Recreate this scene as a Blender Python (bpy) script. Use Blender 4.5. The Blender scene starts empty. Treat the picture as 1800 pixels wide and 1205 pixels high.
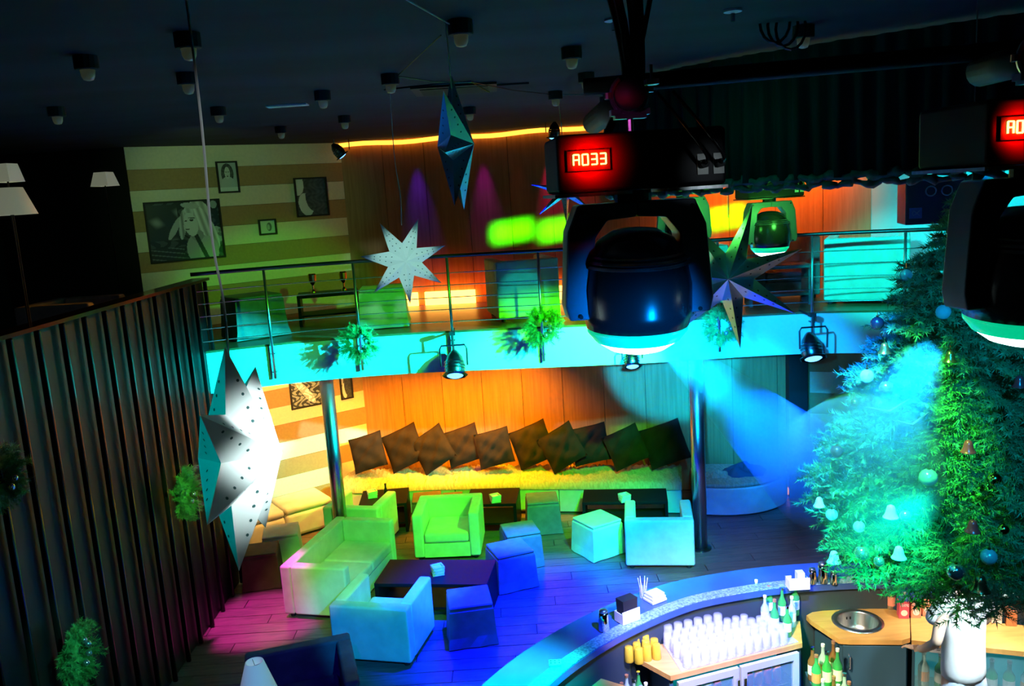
import bpy, math, random
import numpy as np
from mathutils import Matrix, Vector
random.seed(7); rng = np.random.RandomState(7)
PI = math.pi
col = bpy.context.scene.collection
sc = bpy.context.scene

# ------------------------------------------------------------------ camera
F, W, H, CZ = 1500.0, 1800.0, 1205.0, 4.5
_U = Vector((-548, 8590, 1500)).normalized()
_Y = (Vector((0, 0, -1)) - _U * (-_U.z)).normalized()
_X = _Y.cross(_U)
RC = Matrix((_X, _Y, _U))                      # camera axes -> world axes
cam_d = bpy.data.cameras.new('camera'); cam = bpy.data.objects.new('camera', cam_d); col.objects.link(cam)
cam.matrix_world = Matrix.Translation((0, 0, CZ)) @ RC.to_4x4()
cam_d.sensor_width = 36; cam_d.lens = F / W * 36; cam_d.clip_start = 0.05; cam_d.clip_end = 100
sc.camera = cam

def ray(px, py): return RC @ Vector((px - W / 2, -(py - H / 2), -F))
def onz(px, py, z):
    r = ray(px, py); t = (z - CZ) / r.z; return Vector((r.x * t, r.y * t, z))
def on_slat(px, py): r = ray(px, py); t_ = -3.40 / r.x; return Vector((-3.40, r.y * t_, r.z * t_ + CZ))
def ony(px, py, Y):
    r = ray(px, py); t = Y / r.y; return Vector((r.x * t, Y, r.z * t + CZ))

# ------------------------------------------------------------------ world, exposure
w = bpy.data.worlds.new('world'); sc.world = w; w.use_nodes = True
w.node_tree.nodes['Background'].inputs[0].default_value = (0.0, 0.02, 0.05, 1)
w.node_tree.nodes['Background'].inputs[1].default_value = 0.04
sc.view_settings.view_transform = 'Standard'; sc.view_settings.look = 'None'
sc.view_settings.exposure = 0.0; sc.view_settings.gamma = 1.0; sc.view_settings.use_curve_mapping = False
try:
    sc.cycles.use_denoising = True
    sc.cycles.max_bounces = 7; sc.cycles.diffuse_bounces = 3; sc.cycles.glossy_bounces = 4
    sc.cycles.transmission_bounces = 6; sc.cycles.transparent_max_bounces = 12; sc.cycles.volume_bounces = 0
    sc.cycles.sample_clamp_indirect = 6.0; sc.cycles.caustics_reflective = False; sc.cycles.caustics_refractive = False
except Exception: pass

# ------------------------------------------------------------------ stage lights and added fills
def spot(p, t, c, power, ang, blend=0.3, r=0.05):  # used for the stage heads and for added spots without a fixture
    l = bpy.data.lights.new('stage_or_added_spot', 'SPOT'); l.energy = power; l.color = c
    l.spot_size = math.radians(ang); l.spot_blend = blend; l.shadow_soft_size = r
    o = bpy.data.objects.new('stage_or_added_spot', l); col.objects.link(o); o.location = p
    o.rotation_euler = (Vector(t) - Vector(p)).to_track_quat('-Z', 'Y').to_euler(); return o
def point(p, c, power, r=0.1):  # added glows only, no lamp stands there
    l = bpy.data.lights.new('added_glow', 'POINT'); l.energy = power; l.color = c; l.shadow_soft_size = r
    o = bpy.data.objects.new('added_glow', l); col.objects.link(o); o.location = p; return o
def area(p, t, c, power, sx, sy, spread=120):
    l = bpy.data.lights.new('wash_light', 'AREA'); l.energy = power; l.color = c; l.shape = 'RECTANGLE'; l.size = sx; l.size_y = sy; l.spread = math.radians(spread)
    o = bpy.data.objects.new('wash_light', l); col.objects.link(o); o.location = p
    o.rotation_euler = (Vector(t) - Vector(p)).to_track_quat('-Z', 'Y').to_euler(); return o

HEAD1 = ony(1115, 600, 2.35)
HEAD2 = ony(1805, 570, 2.15)
HEADA = ony(1192, 412, 7.5)
HEADB = ony(1356, 412, 7.5)
# moving heads and added spots
BEAM1 = HEAD1 + Vector((.10, .20, -.02)); BEAM1T = ony(1452, 850, 10.4)
BEAM2 = HEAD2 + Vector((-.22, .06, -.06)); BEAM2T = ony(1500, 850, 4.75)
for tx, ty, tz, cc, pw in ((-3.3, 10.0, 2.35, (0, 1, 1), 5200), (-2.0, 10.15, 2.35, (0, 1, 1), 3600), (-.8, 10.15, 2.4, (0, 1, 1), 2200), (.5, 10.0, 2.45, (0, .95, 1), 1500), (1.6, 9.9, 2.5, (0, .6, 1), 700)):
    spot(HEADB + Vector((-.2, .0, -.30)), (tx, ty, tz), cc, pw, 20, .6, .04)
spot(HEADB + Vector((-.2, .0, -.30)), (3.2, 9.9, 2.2), (0.0, .35, 1), 700, 40, .6, .04)
spot(HEADA + Vector((0, .15, -.30)), (-.3, 12.0, .5), (.05, 1, 0), 1500, 56, .5, .04)
spot((-.4, 4.0, 4.9), (-1.6, 9.6, .3), (.08, 1, .08), 1500, 21, .5, .05)       # green on the sofas
spot((.9, 3.2, 4.9), (1.4, 9.8, .3), (0, 1, .05), 2600, 14, .6, .05)         # green on the right armchair
spot(HEADA + Vector((0, .1, .1)), (.15, 10.9, 3.4), (0, 1, .10), 500, 20, .5, .04)
spot((-.2, 4.0, 4.6), (.2, 10.9, 3.2), (0, .85, .8), 700, 6, .6, .04)
spot((.6, 7.0, 5.0), (-2.3, 10.9, 3.1), (.05, 1, 0), 420, 34, .5, .05)  # added spot that turns the left balcony cubes green
spot((2.6, 7.4, 4.7), (4.5, 10.3, 3.3), (0, 1, .95), 700, 30, .6, .05)        # added cyan spot for the right balcony chair
spot((2.0, 7.4, 4.6), (2.4, 11.0, 3.3), (0, 1, .8), 350, 24, .6, .05)
spot(BEAM1, (3.2, 11.6, 1.4), (0.0, .38, 1), 8000, 13, .8, .06)             # blue on the wall end
spot(BEAM1, BEAM1T, (0, .40, 1), 4200, 7.5, .6, .04)                          # long beam in the haze
spot(BEAM1, (2.3, 12.2, 2.05), (0.0, .36, 1), 22000, 12, .35, .06)            # teal on the lower wooden wall
spot(BEAM1, (2.9, 10.0, 2.6), (0.0, .38, .9), 700, 18, .8, .06)
spot(HEAD1 + Vector((-.05, .2, -.10)), (-1.5, 7.9, .4), (0.0, .36, 1), 1500, 14, .6, .05)
spot(HEAD1 + Vector((-.30, .02, -.05)), ony(440, 800, 2.3), (.8, 1, 1), 110, 30, .5, .05)
spot(HEAD1 + Vector((-.40, .3, .45)), ony(711, 458, 6.6), (.5, 1, .9), 500, 8, .5, .05)  # added to brighten the small paper star
spot(BEAM2, BEAM2T, (0, .34, 1), 1000, 19, .8, .04)                           # beam across the tree
spot((.05, 8.2, 5.35), (.05, 8.4, 0), (0, .0, 1), 16000, 39, .6, .06)          # blue floor wash
spot((-1.2, 3.0, 5.1), (-2.4, 9.0, .3), (.9, 1, .0), 320, 11, .4, .05)  # put in for the yellow on the sofa
spot((-3.05, 8.3, 5.3), (-2.98, 8.9, 0), (1, .05, .8), 2600, 17, .7, .06)        # added magenta spot on the left floor
spot((.4, 4.0, 4.6), on_slat(320, 866), (.25, 1, .15), 1500, 7, .6, .05)       # two added spots for the wreaths on the slatted wall
spot((.4, 3.0, 4.2), on_slat(128, 1150), (.1, 1, .75), 700, 11, .6, .05)
spot((-1.2, 10.2, 4.9), (-3.5, 7.4, 3.6), (1, .38, .02), 260, 44, .8, .06)  # added orange for highlights along the slat tops
spot((-1.0, 1.6, 4.9), (-2.0, 6.8, .5), (.02, 0, 1), 500, 16, .7, .05)  # added weak blue on the near dark armchair
spot((.3, 2.6, 4.0), ony(450, 1180, 5.3), (0, 1, .85), 160, 6, .6, .04)  # added cyan on the near lampshade
spot((.1, 1.2, 4.7), ony(365, 330, 2.25), (.85, .95, 1), 16, 26, .7, .04)  # added white spot to pick out the big star's cord
spot((-.3, 1.5, 4.9), ony(1122, 205, 2.35), (1, .15, .8), 10, 8, .6, .03)  # added magenta on the lamp clamp
spot((.8, 1.2, 4.6), ony(1222, 302, 2.3), (.75, .9, 1), 5, 7, .6, .03)  # added weak white on the socket plates
# warm lights under and over the balcony
spot((-2.5, 10.9, 1.9), (-3.7, 12.1, 1.0), (1, .52, .10), 230, 120, .5, .1)
area((-1.0, 11.9, 2.36), (-1.0, 12.5, .4), (1, .36, .0), 140, 2.6, .15, 100)
spot((-3.0, 8.4, 5.1), (-3.8, 12.0, 4.5), (.50, 1, .35), 70, 60, .8, .1)
# added bar spots, no fixtures modelled
spot((1.15, 4.75, 2.75), (1.65, 6.1, .9), (1, .82, .55), 620, 62, .6, .08)
spot((3.12, 5.12, 2.1), (3.12, 5.62, 1.1), (.75, .95, 1), 750, 52, .6, .08)  # added to brighten the bartender
spot((3.6, 5.6, 3.0), (3.7, 6.0, .9), (1, .85, .7), 500, 50, .6, .08)
spot((.3, 3.6, 4.0), (-.25, 5.2, 1.1), (0, .9, 1), 6000, 30, .8, .06)  # added cyan hotspot on the near bar top
spot((1.6, 4.0, 4.6), (1.8, 6.8, 1.15), (0, .08, 1), 5000, 50, .8, .06)
# added lights for the tree and ceiling
spot((1.2, 3.8, 5.2), (2.15, 4.8, 2.8), (.10, 1, .12), 3200, 28, .7, .05)
spot((1.6, 2.8, 3.3), (2.02, 4.8, 2.35), (.0, 1, .75), 1000, 22, .7, .05)
spot((1.9, 1.8, 4.9), (3.0, 5.0, 2.9), (0, .35, .9), 600, 40, .7, .05)
spot((4.2, 7.4, 5.0), (6.2, 10.0, 4.2), (0, .85, .9), 700, 70, .8, .1)  # added cyan on the upper right stair wall
point((1.6, 6.0, 4.9), (.0, .50, .25), 4, .1)  # unseen glow put in to tint the ceiling, as is the next
point((-1.5, 5.4, 4.6), (.0, .10, .45), 3, .2)
spot((.75, 1.3, 3.7), (.33, 2.35, 4.15), (0, .25, 1), 160, 18, .5, .05)  # added blue aimed at the near yoke
spot((-2.3, 1.0, 4.6), ony(422, 800, 2.25), (0, 1, 1), 40, 16, .5, .05)  # added cyan spill on the big star's left facets
spot((.2, 3.4, 4.9), ony(1290, 480, 6.9), (.0, .75, .6), 90, 12, .6, .3)  # added front light for a foil star, likewise the next
spot((-1.0, 2.6, 4.2), ony(801, 255, 4.7), (.1, 1, .1), 26, 14, .6, .3)

# ------------------------------------------------------------------ materials
def mat(name, c, rough=.6, metal=0, c2=None, scale=4, bump=0, emit=None, es=1, alpha=None, trans=0, spec=.5, wave=None, sheen=0, coords='Object', stretch=(1, 1, 1), ior=1.45, backside=0):
    m = bpy.data.materials.new(name); m.use_nodes = True; nt = m.node_tree; b = nt.nodes['Principled BSDF']
    b.inputs['Base Color'].default_value = (*c, 1); b.inputs['Roughness'].default_value = rough; b.inputs['Metallic'].default_value = metal
    b.inputs['Specular IOR Level'].default_value = spec; b.inputs['IOR'].default_value = ior
    if trans: b.inputs['Transmission Weight'].default_value = trans
    if sheen: b.inputs['Sheen Weight'].default_value = sheen
    if emit: b.inputs['Emission Color'].default_value = (*emit, 1); b.inputs['Emission Strength'].default_value = es
    if alpha is not None: b.inputs['Alpha'].default_value = alpha
    if c2 or bump:
        tc = nt.nodes.new('ShaderNodeTexCoord'); mp = nt.nodes.new('ShaderNodeMapping'); mp.inputs['Scale'].default_value = stretch
        nt.links.new(tc.outputs[coords], mp.inputs[0])
        n = nt.nodes.new('ShaderNodeTexNoise'); n.inputs['Scale'].default_value = scale; n.inputs['Detail'].default_value = 5
        nt.links.new(mp.outputs[0], n.inputs['Vector'])
        if c2:
            r = nt.nodes.new('ShaderNodeValToRGB'); r.color_ramp.elements[0].position = .35; r.color_ramp.elements[1].position = .65
            r.color_ramp.elements[0].color = (*c, 1); r.color_ramp.elements[1].color = (*c2, 1)
            nt.links.new(n.outputs['Fac'], r.inputs[0]); nt.links.new(r.outputs[0], b.inputs['Base Color'])
        if bump:
            bp = nt.nodes.new('ShaderNodeBump'); bp.inputs['Strength'].default_value = bump; bp.inputs['Distance'].default_value = .02
            nt.links.new(n.outputs['Fac'], bp.inputs['Height']); nt.links.new(bp.outputs[0], b.inputs['Normal'])
    return m
M = dict(
    ceiling=mat('ceiling_paint', (.004, .007, .022), .9, c2=(.014, .018, .045), scale=.9, stretch=(.6, 2.2, 1)),
    wood=mat('back_wall_wood', (.48, .23, .09), .45, c2=(.38, .17, .06), scale=6, stretch=(5, 5, .25)),
    seam=mat('wall_seam', (.08, .04, .02), .9),
    light_stripe=mat('cream_paper', (.78, .70, .52), .7, c2=(.72, .65, .48), scale=30),
    dark_stripe=mat('ochre_paper', (.42, .26, .11), .7, c2=(.38, .23, .10), scale=30),
    dark_wall=mat('black_wall', (.002, .002, .002), .8),
    plank=mat('floor_plank', (.13, .085, .07), .30, c2=(.22, .14, .11), scale=5, stretch=(1, 9, 9), bump=.05),
    subfloor=mat('subfloor', (.02, .012, .01), .8),
    upfloor=mat('upper_floor_wood', (.32, .15, .06), .35, c2=(.22, .10, .04), scale=5, stretch=(1, 9, 9)),
    fascia=mat('balcony_plaster', (.80, .82, .82), .6),
    steel=mat('brushed_steel', (.62, .63, .65), .30, 1, c2=(.5, .5, .52), scale=9, stretch=(8, 8, .3)),
    dark_steel=mat('dark_steel', (.12, .13, .15), .3, 1),
    chrome=mat('chrome', (.85, .86, .88), .08, 1),
    slat=mat('lacquered_slat', (.010, .008, .008), .14, .0, spec=.4),
    slat_back=mat('slat_backing', (.004, .004, .005), .5),
    cream=mat('cream_suede', (.80, .76, .66), .85, c2=(.70, .66, .56), scale=7, bump=.10, sheen=.2),
    brown=mat('brown_suede', (.13, .08, .055), .85, c2=(.10, .06, .04), scale=8, bump=.1),
    navy=mat('dark_suede', (.14, .12, .13), .85, c2=(.10, .085, .09), scale=8, bump=.15),
    stool=mat('stool_cover', (.22, .22, .23), .85, c2=(.17, .17, .18), scale=9, bump=.1),
    cushion=mat('brown_cushion_cloth', (.020, .013, .011), .95, spec=.05, c2=(.03, .019, .015), scale=5, bump=.5),
    throw=mat('crumpled_cover', (.55, .46, .30), .9, c2=(.40, .32, .2), scale=14, bump=.8, stretch=(3, 1, 1)),
    lacquer=mat('black_lacquer', (.008, .008, .014), .45, spec=.12),
    ash_glass=mat('pale_glass_dish', (.75, .85, .80), .1, spec=.8),
    paper=mat('white_card', (.85, .85, .85), .6),
    shade=mat('cream_lampshade', (.80, .78, .62), .7, emit=(.75, .8, .55), es=.16),
    starpaper=mat('white_star_paper', (.82, .86, .84), .55),
    starfoil=mat('mirror_foil', (.72, .78, .80), .30, 1),
    hole=mat('cutout_dark', (.03, .10, .10), .8),
    cord=mat('white_cord', (.72, .72, .70), .6),
    black=mat('black_plastic', (.015, .015, .018), .25),
    blackm=mat('matt_black', (.012, .012, .013), .7),
    housing=mat('lamp_housing', (.022, .02, .022), .5, spec=.3),
    yoke=mat('grey_yoke', (.14, .18, .26), .4),
    clampm=mat('cast_aluminium', (.60, .60, .64), .3, 1),
    drape=mat('black_velvet_drape', (.003, .0035, .004), .9, c2=(.007, .008, .008), scale=12, stretch=(3, 3, .3)),
    hem=mat('gathered_hem', (.10, .12, .12), .6, c2=(.05, .06, .06), scale=12, bump=.6),
    led=mat('led_strip', (1, .6, .2), .5, emit=(1, .40, .04), es=2.6),
    ledlow=mat('floor_light_box', (1, .6, .2), .5, emit=(1, .50, .07), es=6),
    ledlow2=mat('dim_floor_light', (1, .5, .2), .5, emit=(1, .40, .12), es=1.6),
    lens=mat('hot_lens', (1, 1, 1), .3, emit=(.75, 1, .95), es=9),
    lensrim=mat('glass_lens_rim', (.1, .8, .6), .15, emit=(0, 1, .45), es=.55),
    lensblue=mat('blue_lens', (.5, .8, 1), .3, emit=(.12, .42, 1), es=3.2),
    digits=mat('display_digits', (1, .8, .3), .4, emit=(1, .62, .10), es=7),
    needle=mat('fir_needles', (.10, .30, .10), .55, c2=(.05, .20, .08), scale=9),
    needle_w=mat('wreath_needles', (.12, .40, .10), .55, c2=(.07, .26, .07), scale=20),
    bark=mat('branch_bark', (.09, .055, .03), .8),
    bauble_s=mat('silver_bauble', (.75, .8, .82), .15, .9),
    bauble_t=mat('teal_bauble', (.25, .62, .60), .2, .3),
    bauble_b=mat('bronze_bauble', (.25, .10, .06), .18, .7),
    bauble_c=mat('clear_bauble', (.6, .85, .9), .05, 0, alpha=.35),
    bauble_g=mat('gold_bauble', (.85, .6, .15), .15, 1),
    bell_r=mat('red_bell', (.75, .05, .05), .25, .3),
    bell_g=mat('bronze_bell', (.45, .25, .10), .22, .9),
    bell_p=mat('pale_bell', (.7, .85, .78), .3),
    bartop=mat('bar_top_glass', (.03, .08, .28), .14, c2=(.04, .10, .32), scale=3),
    barmat=mat('bar_mat', (.07, .17, .22), .45, c2=(.35, .55, .6), scale=60),
    barside=mat('bar_side', (.035, .055, .07), .5),
    wtop=mat('work_top_wood', (.72, .40, .12), .35, c2=(.62, .32, .09), scale=4, stretch=(1, 6, 1)),
    tray=mat('perforated_mat', (.55, .55, .55), .5, c2=(.3, .3, .32), scale=120),
    glass=mat('tumbler_glass', (.85, .90, .95), .04, spec=1.0, alpha=.26),
    yglass=mat('amber_lit_glass_and_drink', (1, .72, .05), .06, spec=.9, alpha=.5),  # amber light put into the tumbler colour; also used as a drink
    gbottle=mat('green_bottle_glass', (.05, .42, .12), .06, spec=.9, alpha=.85),
    cbottle=mat('clear_bottle_glass', (.6, .8, .78), .06, spec=.9, alpha=.7),
    bbottle=mat('brown_bottle_glass', (.25, .12, .04), .06, spec=.9),
    label=mat('paper_label', (.85, .85, .78), .6),
    orange=mat('orange_can', (.85, .35, .10), .35),
    redm=mat('red_can', (.75, .12, .08), .3, .3),
    capw=mat('white_cap', (.85, .82, .8), .4), capr=mat('copper_cap', (.75, .35, .2), .3, .6),
    fridgef=mat('fridge_frame', (.62, .66, .66), .35, .2), fridgein=mat('glowing_fridge_lining', (.35, .6, .6), .5, emit=(.0, .6, .7), es=.25),  # lining emits cyan to stand in for the lit interior
    pane=mat('fridge_pane', (.3, .6, .7), .04, alpha=.22, spec=.8),
    cabinet=mat('cabinet_blue_grey', (.035, .09, .14), .5),
    pink=mat('carton_pink', (.80, .10, .16), .4), blue=mat('carton_blue', (.05, .10, .55), .4), coral=mat('carton_coral', (.95, .35, .22), .4),
    skin=mat('skin', (.72, .48, .36), .55, sheen=.05), shirt=mat('white_cotton', (.86, .88, .9), .8, c2=(.80, .82, .86), scale=5, bump=.3),
    jeans=mat('pale_denim', (.38, .46, .60), .85, c2=(.48, .56, .68), scale=12, bump=.2), hair=mat('dark_hair', (.04, .03, .02), .6),
    speaker=mat('speaker_cabinet', (.02, .03, .12), .45), cone=mat('speaker_cone', (.12, .2, .5), .4),
    globe=mat('ribbed_glass_globe', (.42, .50, .38), .15, alpha=.85, emit=(.30, .35, .2), es=.05),
    wicker=mat('crumpled_jacket', (.03, .07, .12), .8, bump=.8, scale=8),
    teal_wall=mat('stair_wall_paint', (.55, .70, .72), .6),
)

# ------------------------------------------------------------------ mesh helpers
class MB:
    def __init__(s): s.v = []; s.f = []; s.m = []; s.M = None
    def add(s, vs, fs, mi=0):
        o = len(s.v)
        for p in vs:
            p = Vector(p); s.v.append(s.M @ p if s.M else p)
        for f in fs: s.f.append([o + i for i in f]); s.m.append(mi)
        return s
    def box(s, cx, cy, cz, sx, sy, sz, rz=0, mi=0, taper=1):
        vs = []
        for z, k in ((-.5, 1), (.5, taper)):
            for x, y in ((-.5, -.5), (.5, -.5), (.5, .5), (-.5, .5)):
                X, Y = x * sx * k, y * sy * k
                vs.append((cx + X * math.cos(rz) - Y * math.sin(rz), cy + X * math.sin(rz) + Y * math.cos(rz), cz + z * sz))
        return s.add(vs, [(3, 2, 1, 0), (4, 5, 6, 7), (0, 1, 5, 4), (1, 2, 6, 5), (2, 3, 7, 6), (3, 0, 4, 7)], mi)
    def tube(s, pts, r, n=8, mi=0, close=False):
        pts = [Vector(p) for p in pts]; rs = r if isinstance(r, (list, tuple)) else [r] * len(pts)
        vs = []; N = len(pts); up = None
        for i, p in enumerate(pts):
            if close: t = (pts[(i + 1) % N] - pts[i - 1]).normalized()
            else: t = (pts[min(i + 1, N - 1)] - pts[max(i - 1, 0)]).normalized()
            if up is None: up = t.orthogonal().normalized()
            up = (up - t * up.dot(t)).normalized(); sd = t.cross(up)
            for k in range(n):
                a = 2 * PI * k / n; vs.append(p + (up * math.cos(a) + sd * math.sin(a)) * rs[i])
        fs = []
        for i in range(N if close else N - 1):
            j = (i + 1) % N
            for k in range(n): fs.append((i * n + k, i * n + (k + 1) % n, j * n + (k + 1) % n, j * n + k))
        if not close: fs += [tuple(range(n - 1, -1, -1)), tuple(range((N - 1) * n, N * n))]
        return s.add(vs, fs, mi)
    def lathe(s, prof, n=20, c=(0, 0, 0), mi=0, cap=True):
        vs = []; fs = []
        for r, z in prof:
            for k in range(n):
                a = 2 * PI * k / n; vs.append((c[0] + r * math.cos(a), c[1] + r * math.sin(a), c[2] + z))
        for i in range(len(prof) - 1):
            for k in range(n): fs.append((i * n + k, i * n + (k + 1) % n, (i + 1) * n + (k + 1) % n, (i + 1) * n + k))
        if cap: fs += [tuple(range(n - 1, -1, -1)), tuple(range((len(prof) - 1) * n, len(prof) * n))]
        return s.add(vs, fs, mi)
    def ball(s, c, r, n=14, sz=1, mi=0):
        k = 8; return s.lathe([(max(r * math.sin(PI * i / k), .0008), -r * sz * math.cos(PI * i / k)) for i in range(k + 1)], n, c, mi)
    def prism(s, poly, z0, z1, mi=0):
        n = len(poly); vs = [(x, y, z0) for x, y in poly] + [(x, y, z1) for x, y in poly]
        return s.add(vs, [tuple(range(n - 1, -1, -1)), tuple(range(n, 2 * n))] + [(i, (i + 1) % n, n + (i + 1) % n, n + i) for i in range(n)], mi)
    def band(s, path, z0, z1, th, mi=0, z0f=None, z1f=None):
        """a wall along a plan path, thickness th to its left"""
        L = offset(path, th); n = len(path); vs = []
        for i in range(n):
            a, b = (z0f(i) if z0f else z0), (z1f(i) if z1f else z1)
            vs += [(*path[i], a), (*path[i], b), (*L[i], b), (*L[i], a)]
        fs = [(0, 1, 2, 3), tuple((n - 1) * 4 + k for k in (3, 2, 1, 0))]
        for i in range(n - 1):
            for k in range(4): fs.append((i * 4 + k, (i + 1) * 4 + k, (i + 1) * 4 + (k + 1) % 4, i * 4 + (k + 1) % 4))
        return s.add(vs, fs, mi)
    def build(s, name, mats, parent=None, smooth=False, bevel=0, seg=2, loc=None, rot=None, sub=0, auto=False):
        me = bpy.data.meshes.new(name); me.from_pydata([tuple(p) for p in s.v], [], s.f)
        if not isinstance(mats, (list, tuple)): mats = [mats]
        for m in mats:
            if m: me.materials.append(m)
        for p, mi in zip(me.polygons, s.m): p.material_index = min(mi, len(mats) - 1); p.use_smooth = smooth
        import bmesh
        bm = bmesh.new(); bm.from_mesh(me); bmesh.ops.recalc_face_normals(bm, faces=bm.faces); bm.to_mesh(me); bm.free()
        o = bpy.data.objects.new(name, me); col.objects.link(o)
        if parent: o.parent = parent
        if loc is not None: o.location = loc
        if rot is not None: o.rotation_euler = rot
        if bevel:
            b = o.modifiers.new('round', 'BEVEL'); b.width = bevel; b.segments = seg; b.limit_method = 'ANGLE'
            for p in me.polygons: p.use_smooth = True
            o.modifiers.new('wn', 'WEIGHTED_NORMAL')
        if sub: q = o.modifiers.new('sub', 'SUBSURF'); q.levels = q.render_levels = sub
        return o
def offset(path, d):
    out = []
    for i in range(len(path)):
        a = Vector(path[max(i - 1, 0)]); b = Vector(path[min(i + 1, len(path) - 1)]); t = (b - a).normalized()
        out.append((path[i][0] - t.y * d, path[i][1] + t.x * d))
    return out
def smooth_path(P, n=8):
    P = [Vector((*p, 0)) if len(p) == 2 else Vector(p) for p in P]; out = []
    for i in range(len(P) - 1):
        p0, p1, p2, p3 = P[max(i - 1, 0)], P[i], P[i + 1], P[min(i + 2, len(P) - 1)]
        for k in range(n):
            t = k / n; out.append(.5 * ((2 * p1) + (p2 - p0) * t + (2 * p0 - 5 * p1 + 4 * p2 - p3) * t * t + (3 * p1 - p0 - 3 * p2 + p3) * t ** 3))
    out.append(P[-1]); return out
def xy(P): return [(p.x, p.y) for p in P]
def thing(name, label, cat, loc=(0, 0, 0), rz=0, group=None, rot=None):
    o = bpy.data.objects.new(name, None); col.objects.link(o); o.location = loc; o.rotation_euler = rot if rot is not None else (0, 0, rz)
    o['label'] = label; o['category'] = cat; o.empty_display_size = .1
    if group: o['group'] = group
    return o
def tag(o, label, cat, group=None):
    o['label'] = label; o['category'] = cat
    if group: o['group'] = group
    return o
def struct(o): o['kind'] = 'structure'; return o
def stuff(o): o['kind'] = 'stuff'; return o
def kids(o): return [c for c in bpy.data.objects if c.parent == o]
def copy_tree(o, loc=None, rz=None, label=None, group=None):
    c = o.copy(); col.objects.link(c)
    for ch in kids(o):
        k = copy_tree(ch); k.parent = c
    if loc is not None: c.location = loc
    if rz is not None: c.rotation_euler = (0, 0, rz)
    if label: c['label'] = label
    if group: c['group'] = group
    return c

ZC, ZM = 5.40, 2.93
# ================================================================== SETTING
# ground floor with separate planks
b = MB(); b.box(0, 7, -.06, 15, 14, .08); fl = struct(b.build('floor', M['subfloor']))
pm = None; pa = math.radians(-4)
b = MB(); b.box(0, 0, 0, 1.592, .192, .022)
pl0 = b.build('plank', M['plank'], fl, loc=(0, 0, -50)); first = True
for r in range(38):
    yy = 4.9 + r * .2; off = (r * .61) % 1.6
    for k in range(6):
        x = -4.7 + off + k * 1.6
        if x > 5.4: continue
        if first: o = pl0; first = False
        else: o = pl0.copy(); col.objects.link(o)
        o.location = (x, yy, -.009 + rng.uniform(-.001, .001))
# ceiling
b = MB(); b.box(0, 6.5, ZC + .06, 15, 15, .12); struct(b.build('ceiling', M['ceiling']))
# back wall of wooden panels
WALL = [(-2.35, 12.95), (-.7, 12.8), (1.0, 12.5), (2.5, 12.1), (4.95, 11.6)]
wp = smooth_path(WALL, 12)
b = MB(); b.band(xy(wp), 0, ZC, .1); wb = struct(b.build('wall_back', M['seam']))
# equal width panels standing 18 mm proud
cum = [0]
for i in range(len(wp) - 1): cum.append(cum[-1] + (wp[i + 1] - wp[i]).length)
def along(P, cum, s):
    for i in range(len(P) - 1):
        if cum[i + 1] >= s: t = (s - cum[i]) / (cum[i + 1] - cum[i]); return P[i].lerp(P[i + 1], t)
    return P[-1].copy()
NP = 12; L = cum[-1]
for i in range(NP):
    s0, s1 = i * L / NP + .004, (i + 1) * L / NP - .004
    pts = [along(wp, cum, s0 + (s1 - s0) * k / 3) for k in range(4)]
    for z0, z1 in ((0.02, 2.40), (ZM, ZC)):
        b = MB(); b.band(xy(pts), z0, z1, -.018); b.build('panel', M['wood'], wb)
# left striped wall: every stripe is a board
A0, A1 = Vector((-4.80, 11.235)), Vector((-2.35, 12.95))
b = MB(); b.band([tuple(A0), tuple(A1)], 0, ZC, .1); wl = struct(b.build('wall_left', M['seam']))
z = 5.11; k = 0; edges = [ZC]
while z > 0: edges.append(z); z -= .266
edges.append(0)
for i in range(len(edges) - 1):
    if edges[i + 1] < 2.93 and edges[i] > 2.42 and i == -1: continue
    b = MB(); b.band([tuple(A0), tuple(A1)], edges[i + 1] + .002, edges[i] - .002, -.012 - .003 * (i % 2))
    b.build('stripe', M['light_stripe' if i % 2 == 0 else 'dark_stripe'], wl)
# right striped wall below and pale stair wall above
B0, B1 = (4.10, 11.55), (6.6, 10.4)
b = MB(); b.band([B0, B1], 0, 2.42, .08); wr = struct(b.build('wall_right', M['seam']))
z = 2.42; i = 0
while z > 0:
    b = MB(); b.band([B0, B1], max(z - .30, 0) + .002, z - .002, -.012); b.build('stripe', M['light_stripe' if i % 2 == 0 else 'dark_stripe'], wr); z -= .30; i += 1
b = MB(); b.band([(4.95, 11.6), (7.4, 8.6)], ZM, ZC, .1); struct(b.build('wall_right_upper', M['teal_wall']))
b = MB(); b.box(3.93, 11.6, 1.21, .26, .14, 2.42); struct(b.build('trim_1', M['blackm']))
# dark walls closing the left gallery
b = MB(); b.box(-5.7, 11.3, 2.7, 1.82, .12, 5.4); struct(b.build('wall_gallery_end', M['dark_wall']))
b = MB(); b.box(-6.6, 6, 2.7, .12, 11, 5.4); struct(b.build('wall_far_left', M['dark_wall']))
b = MB(); b.box(7.2, 4, 2.7, .12, 9.5, 5.4); struct(b.build('wall_far_right', M['dark_wall']))
b = MB(); b.box(0, -.9, 2.7, 14, .12, 5.4); struct(b.build('wall_behind', M['dark_wall']))
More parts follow.
